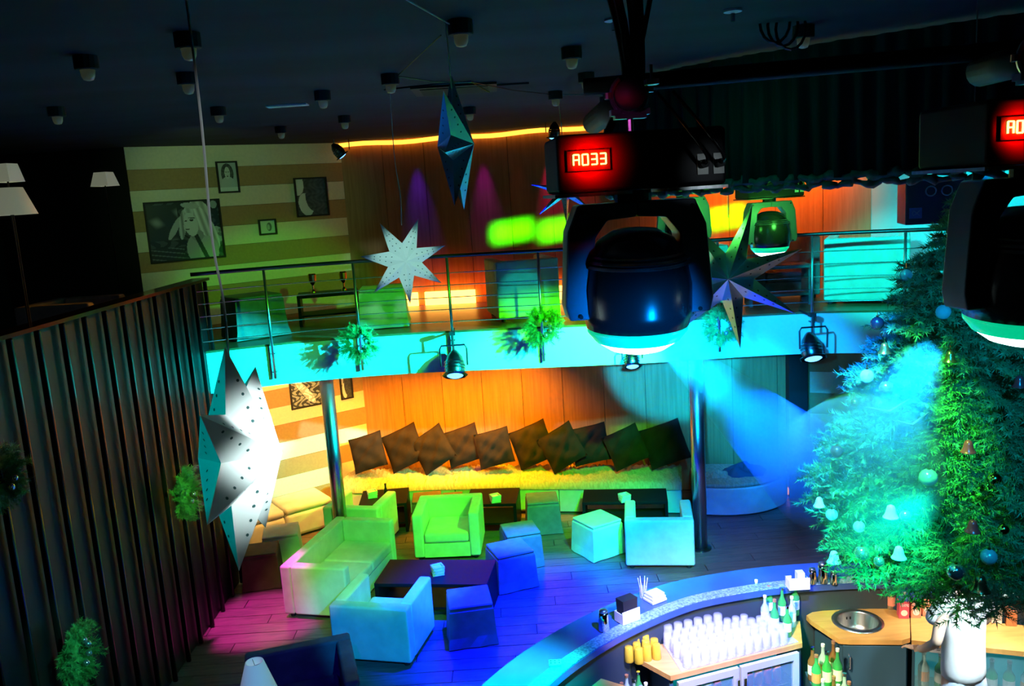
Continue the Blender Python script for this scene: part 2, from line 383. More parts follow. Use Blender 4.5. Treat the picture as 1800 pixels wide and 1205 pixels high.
# balcony slab with white fascia and upper wood floor
EDGE = [(-3.62, 4.2), (-3.60, 9.72), (-3.1, 9.92), (-2.3, 10.12), (-1.5, 10.18), (-.7, 10.14), (.7, 9.98), (1.6, 9.90), (2.7, 9.90), (3.6, 9.82), (4.5, 9.5), (5.6, 8.95), (7.0, 8.0)]
ep = [Vector((*EDGE[0], 0))] + smooth_path(EDGE[1:], 8)
poly = xy(ep) + [(7.1, 8.9), (4.97, 11.58), (2.5, 12.06), (1.0, 12.46), (-.7, 12.76), (-2.37, 12.91), (-4.78, 11.21), (-6.5, 11.2), (-6.5, 4.2)]
b = MB(); b.prism(poly, 2.43, 2.905); struct(b.build('balcony_slab', M['fascia']))
b = MB(); b.prism(poly, 2.907, ZM); struct(b.build('floor_upper', M['upfloor']))
# slatted wall under the gallery on the left
b = MB(); b.box(-3.60, 6.6, 1.87, .12, 6.6, 3.72); sw = struct(b.build('wall_slatted', M['slat_back']))
b = MB(); b.box(0, 0, 0, .045, .04, 3.72); s0 = b.build('slat', M['slat'], sw, bevel=.012)
ys = [3.75 + .36 * k for k in range(18)]
for i, yy in enumerate(ys):
    o = s0 if i == 0 else s0.copy()
    if i: col.objects.link(o)
    o.location = (-3.50, yy, 1.87)
b = MB(); b.box(-3.55, 6.75, 3.755, .2, 6.3, .03); b.build('rail_cap', M['slat'], sw)

# columns
for (x, y), lb in (((-2.34, 10.42), 'steel column by the light sofas at the left of the lounge'), ((2.19, 10.04), 'steel column beside the armchair seen from behind')):
    t = thing('column', lb, 'column', (x, y, 0)); r = .085
    c = MB(); c.lathe([(r, .03), (r, 2.425)], 28); c.build('shaft', M['steel'], t, smooth=False)
    for p in t.children: 
        for q in p.data.polygons: q.use_smooth = len(q.vertices) == 4
    c = MB(); c.lathe([(r + .05, 0.004), (r + .05, .02), (r + .012, .035)], 28); c.build('base_plate', M['dark_steel'], t)

# LED strip along the top of the back wall
seg = [along(wp, cum, L * k / 40) for k in range(0, 41)]
pth = [Vector((p.x, p.y - .07, ZC - .045 + .012 * math.sin(i * .9))) for i, p in enumerate(seg)]
b = MB(); b.tube(pth[:24], .032, 8); tag(b.build('light_strip', M['led']), 'glowing orange light strip along the top of the wooden wall', 'light')

# ================================================================== RAILING
t = thing('railing', 'curved steel balcony railing with thin horizontal wires', 'railing')
RZ = 3.83
rp = [p + Vector((0, .0, RZ)) for p in ep[2:]]
rp = [Vector((x, y, RZ)) for x, y in offset(xy(ep[1:]), -.05)]
b = MB(); b.tube(rp, .022, 8); b.build('top_rail', M['dark_steel'], t, smooth=True)
for k in range(5):
    b = MB(); b.tube([Vector((p.x, p.y, 3.05 + .145 * k)) for p in rp], .006, 5); b.build('wire', M['steel'], t)
pp = [onz(x, y, RZ) for x, y in ((465, 480), (620, 462), (783, 449), (943, 437), (1100, 428), (1262, 418), (1427, 413), (1592, 410))]
def nearest(P, q): return min(P, key=lambda p: (p.x - q.x) ** 2 + (p.y - q.y) ** 2)
dense = [Vector((x, y, 0)) for x, y in offset(xy(smooth_path(EDGE[1:], 40)), -.05)]
for q in pp:
    # pick the rail point seen under the same azimuth
    a = math.atan2(q.x, q.y); p = min(dense, key=lambda p: abs(math.atan2(p.x, p.y) - a))
    b = MB(); b.tube([(p.x, p.y, RZ), (p.x, p.y, 2.52)], .017, 8); b.build('post', M['steel'], t, smooth=True)
    b = MB(); b.box(p.x, p.y + .04, 2.60, .05, .09, .012); b.box(p.x, p.y + .04, 2.82, .05, .09, .012); b.build('bracket', M['dark_steel'], t)

# ================================================================== SEATING
def armchair(label, loc, rz, w_=.82, d_=.72, h_=.62, m='cream', name='armchair', cat='armchair', group='light tub armchairs', seat=True, leg='blackm'):
    t = thing(name, label, cat, loc, rz, group); mm = M[m]; a = .13
    c = MB(); c.box(0, -d_ / 2 + a / 2, .05 + (h_ - .05) / 2, w_, a, h_ - .05); c.build('backrest', mm, t, bevel=.025, seg=3)
    for s in (-1, 1):
        c = MB(); c.box(s * (w_ / 2 - a / 2), a / 2, .05 + (h_ - .05) / 2, a, d_ - a, h_ - .05); c.build('armrest', mm, t, bevel=.025, seg=3)
    c = MB(); c.box(0, a / 2, .14, w_ - 2 * a, d_ - a - .02, .18); c.build('base', mm, t)
    n = 2 if w_ > 1.2 else 1
    for i in range(n):
        ww = (w_ - 2 * a - .01) / n
        c = MB(); c.box((i - (n - 1) / 2) * ww, a / 2 + .005, .30, ww - .006, d_ - a - .01, .13); c.build('seat_cushion', mm, t, bevel=.035, seg=3)
    for sx in (-1, 1):
        for sy in (-1, 1):
            c = MB(); c.lathe([(.028, 0.004), (.03, .05)], 10, (sx * (w_ / 2 - .07), sy * (d_ / 2 - .07), 0)); c.build('leg', M[leg], t)
    return t
def place(corners_back_l, corners_back_r, d_):
    """loc and rz from the two back corners on the floor"""
    a, b = Vector(corners_back_l), Vector(corners_back_r); mid = (a + b) / 2; t = (b - a).normalized(); n = Vector((-t.y, t.x))
    return (mid.x + n.x * d_ / 2, mid.y + n.y * d_ / 2, 0), math.atan2(t.y, t.x), (b - a).length
l, r, w_ = place((-1.98, 7.88), (-1.18, 7.68), .74); armchair('pale armchair seen from behind, back to the black table with the dish', l, r, w_, .74)
l, r, w_ = place(tuple(onz(556, 907, .6))[:2], tuple(onz(655, 910, .6))[:2], .68); armchair('pale armchair half hidden behind the left steel column', (l[0] + .02, l[1] + .26, 0), r, w_, .68)
l, r, w_ = place((1.19, 9.56), (1.99, 9.44), .70); armchair('pale armchair turned away, beside the right-hand steel column', l, r, w_, .70)
# armchair opening towards the camera, arms nearest
armchair('pale armchair with open seat facing out, between sofa and bench', (-.96, 10.52, 0), math.radians(180 - 3), .84, .74)
# loveseat, back on the left
armchair('pale two-seat sofa with its back to the slatted wall', (-2.17, 9.52, 0), math.radians(-104), 1.48, .78, name='loveseat', cat='sofa', group='pale sofas')
armchair('dark armchair in the near left corner with its seat in shadow', (-1.98, 6.72, 0), math.radians(196), .92, .86, .66, 'navy', group='dark armchairs')
# balcony armchairs
def on_up(px, py): p = onz(px, py, ZM); return p
armchair('pale armchair on the balcony, lit green, behind the railing', (.17, 10.95, ZM), math.radians(12), .80, .78, .76, group='balcony armchairs')
armchair('large pale armchair on the balcony at the far right, lit cyan', (4.42, 10.45, ZM), math.radians(-25), .95, .80, .80, group='balcony armchairs')
armchair('pale balcony armchair partly hidden by the large foil star', (2.34, 11.0, ZM), math.radians(4), .82, .76, .78, group='balcony armchairs')
armchair('dim balcony armchair standing behind a low table, right of centre', (3.62, 11.25, ZM), math.radians(175), .82, .70, .80, 'stool', group='balcony armchairs')
armchair('dark balcony chair behind the slatted wall at the left', (-4.25, 8.3, ZM), math.radians(-90), .8, .7, .82, 'stool', group='gallery chairs')
# stools: slightly flared fabric covers
def stool(label, x, y, rz, s=.46, h=.42, m='stool', z=0, grp='cube stools around the tables'):
    t = thing('cube_stool', label, 'stool', (x, y, z), rz, grp)
    c = MB()
    vs = []; n = 5
    for i, (zz, k) in enumerate(((.012, 1.10), (.12, 1.04), (.3, 1.0), (h - .03, .98), (h - .004, .93))):
        for q in range(4 * n):
            e, u = divmod(q, n); u = u / n * 2 - 1
            X, Y = [(u, -1), (1, u), (-u, 1), (-1, -u)][e]
            wv = 1 + (.03 * math.sin(q * 2.3 + x * 9) if i == 0 else 0)
            vs.append((X * s / 2 * k * wv, Y * s / 2 * k * wv, zz))
    fs = []
    for i in range(4):
        for q in range(4 * n): fs.append((i * 4 * n + q, i * 4 * n + (q + 1) % (4 * n), (i + 1) * 4 * n + (q + 1) % (4 * n), (i + 1) * 4 * n + q))
    c.add(vs, fs); c.build('cover', M[m], t)
    c = MB(); c.box(0, 0, h + .012, s * .96, s * .96, .034); c.build('seat_pad', M[m], t, bevel=.014)
    return t
stool('grey-blue cube stool nearest the bar, right of the pale armchair', -.61, 8.24, math.radians(8), .46)
stool('cube stool at the end of the black table, nearer of two', -.18, 9.42, math.radians(20), .46)
stool('cube stool tucked behind the one at the black table end', -.05, 9.98, math.radians(12), .44)
stool('cube stool in front of the bench between two black tables', .27, 11.0, math.radians(2), .44)
stool('green-lit cube stool standing alone on the open floor', .92, 10.14, math.radians(30), .46, m='cream')
stool('pale cube stool by the foot of the hanging white star', -3.12, 10.42, math.radians(12), .46, m='cream')
stool('brown cube stool right of the table at the bench corner', -1.33, 11.44, math.radians(4), .42, .38, 'brown')
stool('brown cube stool left of the table below the middle cushions', -.97, 11.46, math.radians(4), .30, .36, 'brown')
stool('dark stool half cut off by the end of the slatted wall', -3.22, 9.85, math.radians(10), .42, m='brown')
def pouf(label, x, y, rz):
    t = thing('pouf', label, 'pouf', (x, y, 0), rz, 'rounded corner poufs')
    c = MB(); c.box(0, 0, .19, .70, .62, .34); c.build('body', M['cream'], t, bevel=.06, seg=3)
    c = MB(); c.box(0, 0, .40, .69, .61, .10); c.build('seat_cushion', M['cream'], t, bevel=.04, seg=3)
pouf('rounded pale pouf against the striped wall, farther of two', -3.14, 11.60, math.radians(35))
pouf('rounded pale pouf against the striped wall, nearer of two', -3.70, 11.16, math.radians(35))
# balcony cubes
stool('dark-lit cube seat at the left end of the balcony', -3.25, 10.75, math.radians(35), .62, .50, 'stool', ZM, 'balcony cube seats')
stool('bright green cube seat on the balcony left of the white star', -1.62, 10.95, math.radians(5), .58, .48, 'cream', ZM, 'balcony cube seats')

# tables
def table(label, x, y, rz, w_, d_, h=.43, z=0, m='lacquer', grp='black lacquered low tables'):
    t = thing('low_table', label, 'table', (x, y, z), rz, grp)
    c = MB(); c.box(0, 0, h - .02, w_, d_, .04); c.build('tabletop', M[m], t, bevel=.004)
    for s in (-1, 1):
        c = MB(); c.box(s * (w_ / 2 - .02), 0, (h - .04) / 2 + .004, .04, d_ - .02, h - .048); c.build('side_panel', M[m], t)
    c = MB(); c.box(0, 0, .14, w_ - .08, d_ - .04, .025); c.build('shelf', M[m], t)
    return t
table('long black low table between the sofa and the two armchairs', -1.0, 8.92, math.radians(-9), 1.25, .62)
table('black low table at the left end of the bench', -1.93, 11.47, math.radians(3), .66, .64)
table('black low table in front of the middle cushions', -.40, 11.22, math.radians(-6), .70, .62)
table('black low table in front of the right-hand cushions', 1.38, 10.92, math.radians(-8), 1.12, .50)
table('low table on the balcony by the cyan-lit armchair', 3.35, 10.58, math.radians(-6), .75, .4, .5, ZM, 'stool', 'balcony tables')
table('low dark table on the balcony between the two left seats', -2.45, 11.55, math.radians(10), .8, .5, .42, ZM, 'lacquer', 'balcony tables')
for x, y in ((-2.62, 11.45), (-2.22, 11.52)):
    b = MB(); b.lathe([(.035, 0), (.03, .02), (.012, .05), (.012, .10), (.05, .16), (.055, .24), (.045, .26)], 14, (x, y, ZM + .43)); tag(b.build('candle_holder', M['bauble_g']), 'small brass candle holder, ' + ('left' if x < -2.4 else 'right') + ' one on the dark balcony table', 'candle holder', 'balcony candle holders')
# stacked glass ashtrays
def ashtray(x, y, z, rz, lab, grp):
    t = thing('ashtray', lab, 'ashtray', (x, y, z), rz, grp)
    c = MB(); c.box(0, 0, .005, .13, .13, .01)
    for s in (-1, 1): c.box(s * .057, 0, .021, .016, .13, .022); c.box(0, s * .057, .021, .098, .016, .022)
    c.build('bowl', M['ash_glass'], t, bevel=.004)
    c = MB(); c.box(0, 0, .0125, .09, .09, .003); c.build('card_insert', M['paper'], t)
for (px, py), tn in (((770, 1008), 'long black table by the sofa'), ((655, 873), 'table at the left end of the bench'), ((871, 881), 'table before the middle cushions'), ((1098, 880), 'table before the right-hand cushions')):
    p = onz(px, py, .43)
    for k, nm in enumerate(('bottom', 'middle', 'top')): ashtray(p.x, p.y, .431 + k * .033, .2 + .1 * k, 'glass ashtray, ' + nm + ' of stack on the ' + tn, 'ashtrays stacked on the ' + tn)
p = onz(679, 872, .43); t = thing('dark_bottle', 'small dark bottle standing beside the stacked ashtrays, left table', 'bottle', (p.x, p.y, .431))
b = MB(); b.lathe([(.03, 0), (.03, .09), (.013, .13), (.013, .17)], 12); b.build('body', M['black'], t, smooth=True)
b = MB(); b.lathe([(.015, .17), (.015, .19)], 12); b.build('cap', M['blackm'], t)

# bench along the back wall
BF = smooth_path([(-2.75, 12.0), (-2.2, 11.88), (-1.0, 11.80), (.65, 11.50), (2.2, 11.18)], 6)
bf = xy(BF); dcum = [0]
for i in range(len(BF) - 1): dcum.append(dcum[-1] + (BF[i + 1] - BF[i]).length)
t = thing('banquette', 'long pale upholstered bench curving along the wooden back wall', 'bench')
LB = dcum[-1]; cuts = [0, .36, .66, 1.0]
for i in range(3):
    P_ = xy([along(BF, dcum, LB * (cuts[i] + (cuts[i + 1] - cuts[i]) * k / 6) + (.004 if k == 0 else -.004 if k == 6 else 0)) for k in range(7)])
    b = MB(); b.band(P_, .02, .37, .72); b.build('base', M['cream'], t, bevel=.012)
    # crumpled seat cover
    n, mth = 60, 14; vs = []; fs = []
    Q = [along(BF, dcum, LB * (cuts[i] + (cuts[i + 1] - cuts[i]) * k / n)) for k in range(n + 1)]
    O = offset(xy(Q), 1)
    for a in range(n + 1):
        nx, ny = O[a][0] - Q[a].x, O[a][1] - Q[a].y
        for c_ in range(mth):
            d = .80 * c_ / (mth - 1) - .02
            zz = .455 + .016 * math.sin(a * 1.7 + c_ * .8 + 3 * math.sin(a * .31)) + .012 * math.sin(a * 3.1 - c_ * 1.3)
            if c_ == 0: zz = .36
            if c_ == 1: d = .0; zz = .44 + .01 * math.sin(a * 2.2)
            vs.append((Q[a].x + nx * d, Q[a].y + ny * d, zz))
    for a in range(n):
        for c_ in range(mth - 1): fs.append((a * mth + c_, (a + 1) * mth + c_, (a + 1) * mth + c_ + 1, a * mth + c_ + 1))
    b = MB(); b.add(vs, fs); b.build('seat_cover', M['throw'], t, smooth=True)
# round end of the bench
t = thing('bench_end', 'curved end piece of the bench right of the steel column', 'bench')
arc = xy(smooth_path([(2.36, 11.10), (2.8, 10.98), (3.25, 11.02), (3.62, 11.25), (3.78, 11.55)], 5))
pl = arc + [(3.75, 11.74), (2.5, 12.0)]
b = MB(); b.prism(pl, .02, .40); b.build('base', M['cream'], t, bevel=.02)
b = MB(); b.prism(offset(arc, .02) + [(3.73, 11.72), (2.52, 11.98)], .402, .455); b.build('seat_pad', M['throw'], t, bevel=.02)
# jacket heap on the bench end
def crumple(name, cx, cy, z, rx, ry, h, m, seed):
    r_ = np.random.RandomState(seed); n = 22; k = 9; vs = []; fs = []
    for i in range(k):
        f = i / (k - 1)
        for j in range(n):
            a = 2 * PI * j / n; rr = (1 - f * .95) * (1 + .12 * math.sin(a * 5 + f * 4) + .06 * r_.uniform(-1, 1))
            vs.append((cx + rx * rr * math.cos(a), cy + ry * rr * math.sin(a), z + h * (1 - (1 - f) ** 2.2) * (.75 + .35 * math.sin(a * 3 + f * 6)) * (f > 0)))
    for i in range(k - 1):
        for j in range(n): fs.append((i * n + j, i * n + (j + 1) % n, (i + 1) * n + (j + 1) % n, (i + 1) * n + j))
    fs.append(tuple((k - 1) * n + j for j in range(n)))
    b = MB(); b.add(vs, fs); return b.build(name, M[m], smooth=True)
p = onz(1312, 832, .47); tag(crumple('folded_jacket', p.x, p.y + .1, .457, .30, .22, .14, 'wicker', 3), 'dark crumpled jacket lying on the curved bench end', 'jacket')
p = onz(1262, 836, .47); tag(crumple('crumpled_scarf', p.x + .02, p.y + .1, .457, .16, .16, .07, 'throw', 5), 'brown crumpled scarf beside the jacket on the bench end', 'scarf')

# cushions leaning on the wall
cush_x = [651, 711, 765, 815, 872, 937, 988, 1040, 1100, 1170]
desc = ['leftmost brown scatter cushion, next to the striped wall', 'second brown scatter cushion from the striped wall', 'third brown scatter cushion from the striped wall, tallest point up',
        'fourth brown scatter cushion from the striped wall, blue-lit', 'fifth scatter cushion from the striped wall, lying widest', 'sixth scatter cushion from the striped wall, leaning right',
        'seventh scatter cushion from the striped wall, half hidden', 'eighth scatter cushion from the striped wall', 'second scatter cushion left of the steel column', 'scatter cushion nearest the right-hand steel column']
tilt = [-16, -24, -32, -18, -14, -22, -30, -12, -24, -18]
def cushion(x, y, z, rz, roll, s, lab, i):
    t = thing('scatter_cushion', lab, 'cushion', (x, y, z), group='brown cushions along the bench')
    t.rotation_euler = (math.radians(68), roll, rz)
    n = 14; vs = []; fs = []
    for sgn in (1, -1):
        for a in range(n + 1):
            for c_ in range(n + 1):
                u, v = a / n * 2 - 1, c_ / n * 2 - 1
                pin = 1 - .10 * ((1 - u * u) + (1 - v * v)) * .6 * (abs(u) + abs(v)) / 2 * 1.2
                th = .065 * ((1 - u ** 4) * (1 - v ** 4)) ** .55 * (1 + .35 * math.sin(u * 5 + i) * math.cos(v * 6 + i * 2) + .2 * math.sin(u * 9 - v * 11 + i))
                vs.append((u * s / 2 * pin, v * s / 2 * pin, sgn * th))
    m_ = (n + 1) ** 2
    for q in range(2):
        for a in range(n):
            for c_ in range(n): k0 = q * m_ + a * (n + 1) + c_; fs.append((k0, k0 + n + 1, k0 + n + 2, k0 + 1))
    b = MB(); b.add(vs, fs); b.build('cover', M['cushion'], t, smooth=True)
    rim = [(math.cos(0), 0, 0)]
    e = [(u / 6 - 1, -1) for u in range(12)] + [(1, v / 6 - 1) for v in range(12)] + [(1 - u / 6, 1) for u in range(12)] + [(-1, 1 - v / 6) for v in range(12)]
    pts = [Vector((u * s / 2 * (1 - .10 * ((1 - u * u) + (1 - v * v)) * .6 * (abs(u) + abs(v)) / 2 * 1.2), v * s / 2 * (1 - .10 * ((1 - u * u) + (1 - v * v)) * .6 * (abs(u) + abs(v)) / 2 * 1.2), 0)) for u, v in e]
    b = MB(); b.tube(pts, .006, 5, close=True); b.build('piping', M['cushion'], t)
for i, px in enumerate(cush_x):
    p = along(BF, dcum, max(0, min(LB, 0)))
    # on the seat, 0.6 m behind the front edge
    best = min([along(BF, dcum, LB * k / 200) for k in range(201)], key=lambda q: abs(math.atan2(q.x, q.y + .6) - math.atan2(ray(px, 810).x, ray(px, 810).y)))
    cushion(best.x, best.y + .46 + (.15 if i % 2 else 0), .455 + .375, math.radians(-8), math.radians(tilt[i]), .53 + .02 * ((i * 7) % 4), desc[i], i)

# floor light at the end of the bench and light boxes along the balcony wall
b = MB(); b.box(3.66, 11.62, .09, .5, .04, .10, math.radians(-12)); tag(b.build('floor_light', M['led']), 'glowing orange floor light behind the curved bench end', 'light')
for x0, x1, m, lab in ((700, 736, 'ledlow', 'short glowing light box at the balcony wall, by the green cube'), (750, 836, 'ledlow', 'long brightest light box at the balcony wall'), (972, 1003, 'ledlow', 'light box right of the green-lit balcony armchair'),
                       (1295, 1322, 'ledlow2', 'dim orange light box right of the foil star'), (1340, 1357, 'ledlow2', 'small orange light box behind the balcony table legs'), (1372, 1425, 'ledlow2', 'orange light box low behind the balcony table'), (1462, 1478, 'ledlow2', 'narrow orange light box left of the cyan armchair')):
    def wallpt(px):
        a = math.atan2(ray(px, 530).x, ray(px, 530).y); return min([along(wp, cum, L * k / 400) for k in range(401)], key=lambda q: abs(math.atan2(q.x, q.y) - a))
    a, c = wallpt(x0), wallpt(x1)
    b = MB(); b.band([(a.x, a.y - .04), (c.x, c.y - .04)], ZM + .002, ZM + (.20 if m == 'ledlow' else .17), -.06); tag(b.build('light_box', M[m]), lab, 'light', 'light boxes at the foot of the balcony wall')

# ================================================================== PICTURES
def portrait(kind):
    """small black-and-white style photographs drawn as simple shapes, returns f(u,v)->grey"""
    def ell(u, v, cx, cy, rx, ry, a=0):
        du, dv = u - cx, v - cy; c, s = math.cos(a), math.sin(a); X, Y = du * c + dv * s, -du * s + dv * c; return (X / rx) ** 2 + (Y / ry) ** 2 < 1
    def f(u, v):
        n = .5 + .5 * math.sin(u * 23 + 3 * math.sin(v * 17)) * math.sin(v * 19 + 2 * math.sin(u * 11))
        if kind == 'blonde':
            g = .03 + .10 * (n > .6)
            if u < .42 and .35 < v < .97: g = .05 + .35 * max(0, math.sin(u * 15 + v * 9)) * max(0, math.sin(v * 13 - u * 6))
            if ell(u, v, .36, .55, .045, .22, -.45): g = .55
            if v < .22 and u < .45: g = .05 + .2 * (abs(math.sin(v * 40 + u * 9)) > .93)
            if ell(u, v, .93, .93, .05, .07): g = .5
            if ell(u, v, .93, .38, .10, .16): g = .60 - .3 * (n > .5)
            if ell(u, v, .675, .72, .20, .30, -.12): g = .62 + .22 * math.sin((u - .5) * 60 + v * 8) * .6      # hair crown
            if ell(u, v, .80, .52, .115, .42, .30): g = .66 + .2 * math.sin((u * 70 + v * 14))                # hair falling right
            if ell(u, v, .47, .60, .05, .26, -.12): g = .50 + .18 * math.sin(u * 90)                          # hair left of the face
            if ell(u, v, .66, .16, .17, .28): g = .50                                                       # shoulder
            if ell(u, v, .66, .40, .09, .10): g = .42                                                       # neck
            if ell(u, v, .80, .12, .14, .26): g = .58
            if .0 < v < .42 and abs(u - (.76 - .30 * (v))) < .032: g = .04                                     # strap
            if ell(u, v, .585, .60, .095, .21, .08): g = .74                                                # face
            if ell(u, v, .50, .56, .022, .05): g = .70
            if ell(u, v, .605, .715, .05, .012, -.1): g = .22
            if ell(u, v, .60, .675, .032, .018): g = .06
            if ell(u, v, .52, .665, .018, .014): g = .10
            if ell(u, v, .53, .52, .030, .014): g = .22
            if ell(u, v, .60, .93, .13, .05, -.2): g = .60
            return max(0, g)
        if kind == 'curly':
            g = .62
            if ell(u, v, .5, .62, .34, .36): g = .08 + .15 * n
            if ell(u, v, .5, .22, .40, .30): g = .66
            if ell(u, v, .5, .64, .15, .22): g = .72
            if ell(u, v, .44, .68, .03, .018) or ell(u, v, .56, .68, .03, .018): g = .08
            if ell(u, v, .5, .53, .05, .02): g = .15
            if v < .14: g = .85
            return g
        if kind == 'back':
            g = .10 + .10 * n
            if ell(u, v, .05, .85, .22, .30): g = .8
            if ell(u, v, .30, .30, .24, .32, .3) and not ell(u, v, .55, .45, .25, .36, .2): g = .78
            return g
        if kind == 'small':
            g = .75
            if ell(u, v, .62, .5, .17, .34): g = .25
            if ell(u, v, .57, .48, .09, .22): g = .6
            return g
        g = .10 + .5 * (n > .55) * .8 + (.5 if ell(u, v, .45, .45, .12, .5, .6) else 0); return g
    return f
def vcmat():
    m = bpy.data.materials.new('photo_print'); m.use_nodes = True; nt = m.node_tree; a = nt.nodes.new('ShaderNodeAttribute'); a.attribute_name = 'print'
    nt.links.new(a.outputs['Color'], nt.nodes['Principled BSDF'].inputs['Base Color']); nt.nodes['Principled BSDF'].inputs['Roughness'].default_value = .35; return m
PRINT = vcmat()
def picture(px0, py0, px1, py1, kind, label):
    # corners on the striped wall
    d = (A1 - A0).normalized(); nrm = Vector((d.y, -d.x))
    def hit(px, py):
        r = ray(px, py); t = (nrm.x * A1.x + nrm.y * A1.y) / (nrm.x * r.x + nrm.y * r.y); P = r * t; return (Vector((P.x, P.y)) - A0).dot(d), P.z + CZ
    s0, z1 = hit(px0, (py0)); s1, z0 = hit(px1, py1)
    ang = math.atan2(d.y, d.x); c = A0 + d * (s0 + s1) / 2 + nrm * .017
    t = thing('framed_photo', label, 'picture', (c.x, c.y, (z0 + z1) / 2), ang, 'framed photographs on the striped wall'); ww, hh = s1 - s0, z1 - z0; fw = .022
    b = MB(); b.box(0, -.016, hh / 2 - fw / 2, ww, .03, fw); b.box(0, -.016, -hh / 2 + fw / 2, ww, .03, fw)
    b.box(-ww / 2 + fw / 2, -.016, 0, fw, .03, hh - 2 * fw); b.box(ww / 2 - fw / 2, -.016, 0, fw, .03, hh - 2 * fw); b.build('frame', M['blackm'], t)
    iw, ih = ww - 2 * fw, hh - 2 * fw; nx = 110 if iw > .9 else 64; ny = max(8, int(nx * ih / iw)); f = portrait(kind)
    vs = [(-iw / 2 + iw * i / nx, -.008, -ih / 2 + ih * j / ny) for j in range(ny + 1) for i in range(nx + 1)]
    fs = [(j * (nx + 1) + i, j * (nx + 1) + i + 1, (j + 1) * (nx + 1) + i + 1, (j + 1) * (nx + 1) + i) for j in range(ny) for i in range(nx)]
    b = MB(); b.add(vs, fs); o = b.build('print', PRINT, t); me = o.data
    at = me.color_attributes.new('print', 'FLOAT_COLOR', 'CORNER'); arr = np.ones((len(me.loops), 4), np.float32)
    for p in me.polygons:
        cc = p.center; g = f((cc.x + iw / 2) / iw, (cc.z + ih / 2) / ih) ** 1.4
        for li in p.loop_indices: arr[li, :3] = (g * .93, g, g * 1.0)
    at.data.foreach_set('color', arr.ravel())
picture(250, 356, 396, 451, 'blonde', 'large framed black-and-white photo of a woman with long pale hair')
picture(377, 284, 421, 338, 'curly', 'small upright framed photo of a woman with dark wavy hair')
picture(514, 313, 578, 378, 'back', 'upright framed photo of a dark figure with a bare shoulder')
picture(452, 386, 486, 411, 'small', 'smallest framed photo on the upper striped wall')
picture(505, 660, 571, 708, 'abstract', 'framed photo under the balcony left of the steel column')
picture(594, 655, 620, 698, 'back', 'dark framed photo under the balcony right of the steel column')
picture(440, 728, 475, 800, 'back', 'framed photo half hidden behind the hanging white star')

# ================================================================== CEILING FIXTURES
spots = [(150, 108, 'over the dark gallery'), (328, 68, 'beside the long cord, nearer'), (328, 138, 'beside the long cord, farther'), (383, 198, 'above the curly-haired portrait'),
         (566, 170, 'left of the small star cord'), (605, 213, 'near the start of the light strip'), (493, 232, 'tiny one above the striped wall'), (98, 198, 'tiny one deep in the dark gallery'),
         (808, 45, 'holding the long foil star'), (685, 140, 'holding the small white star'), (1004, 93, 'right of the foil star, nearer of a pair'), (1030, 138, 'right of the foil star, farther of a pair'),
         (976, 170, 'holding the blue foil star'), (1065, 180, 'beside the vertical cable bundle'), (1412, 55, 'green-lit one above the black drape'), (825, 198, 'half hidden behind the foil star')]
for i, (px, py, d) in enumerate(spots):
    p = onz(px, py - 10, ZC); t = thing('ceiling_light', 'small ceiling lamp with ribbed glass globe, ' + d, 'ceiling light', (p.x, p.y, ZC), group='ribbed glass ceiling lamps')
    b = MB(); b.lathe([(.062, -.075), (.066, -.07), (.066, -.001)], 14); b.build('housing', M['blackm'], t)
    b = MB(); b.lathe([(.010, -.135), (.026, -.13), (.036, -.11), (.040, -.076)], 14); b.build('glass_globe', M['globe'], t, smooth=True)
for px, py, d in ((1078, 33, 'beside the cable bundle'), (1288, 17, 'above the black drape')):
    p = onz(px, py, ZC); t = thing('sprinkler', 'small white ceiling sprinkler head ' + d, 'sprinkler', (p.x, p.y, ZC), group='sprinkler heads')
    b = MB(); b.lathe([(.05, -.012), (.05, -.001)], 14); b.build('rose', M['paper'], t); b = MB(); b.lathe([(.012, -.06), (.012, -.013)], 8); b.build('nozzle', M['chrome'], t)
for px, py, sx, sy, d in ((505, 184, .36, .12, 'left of the small white star cord'), (885, 149, .42, .16, 'above the long foil star')):
    p = onz(px, py, ZC); b = MB(); b.box(p.x, p.y, ZC - .008, sx, sy, .014); tag(b.build('ceiling_vent', M['paper' if px < 600 else 'ceiling']), 'flat rectangular ceiling vent ' + d, 'vent', 'ceiling vents')
p0 = onz(800, 155, ZC); t = thing('ceiling_hatch', 'dark square ceiling hatch behind the long foil star', 'hatch', (p0.x, p0.y, ZC))
b = MB(); b.box(0, 0, -.01, .7, .55, .018); b.build('frame', M['blackm'], t); b = MB(); b.box(0, 0, -.022, .56, .42, .006); b.build('lid', M['dark_wall'], t)
def cpts(L_): return [onz(x, y, ZC - .03) for x, y in L_]
for pts, r, m, lab in (([(640, -60), (715, 0), (790, 42)], .004, 'cord', 'white cord running over the ceiling to the foil star'), ([(775, 62), (745, 90), (700, 132)], .004, 'black', 'thin dark cable between two ceiling lamps'),
                       ([(700, 134), (760, 143), (835, 145), (900, 158), (970, 166), (1090, 166)], .004, 'black', 'long dark cable across the ceiling above the foil star'),
                       ([(675, 158), (760, 148), (828, 143), (860, 162)], .006, 'black', 'dark bent cable near the ceiling hatch')):
    b = MB(); b.tube(cpts(pts), r, 5); tag(b.build('ceiling_cable', M[m]), lab, 'cable', 'ceiling cables')

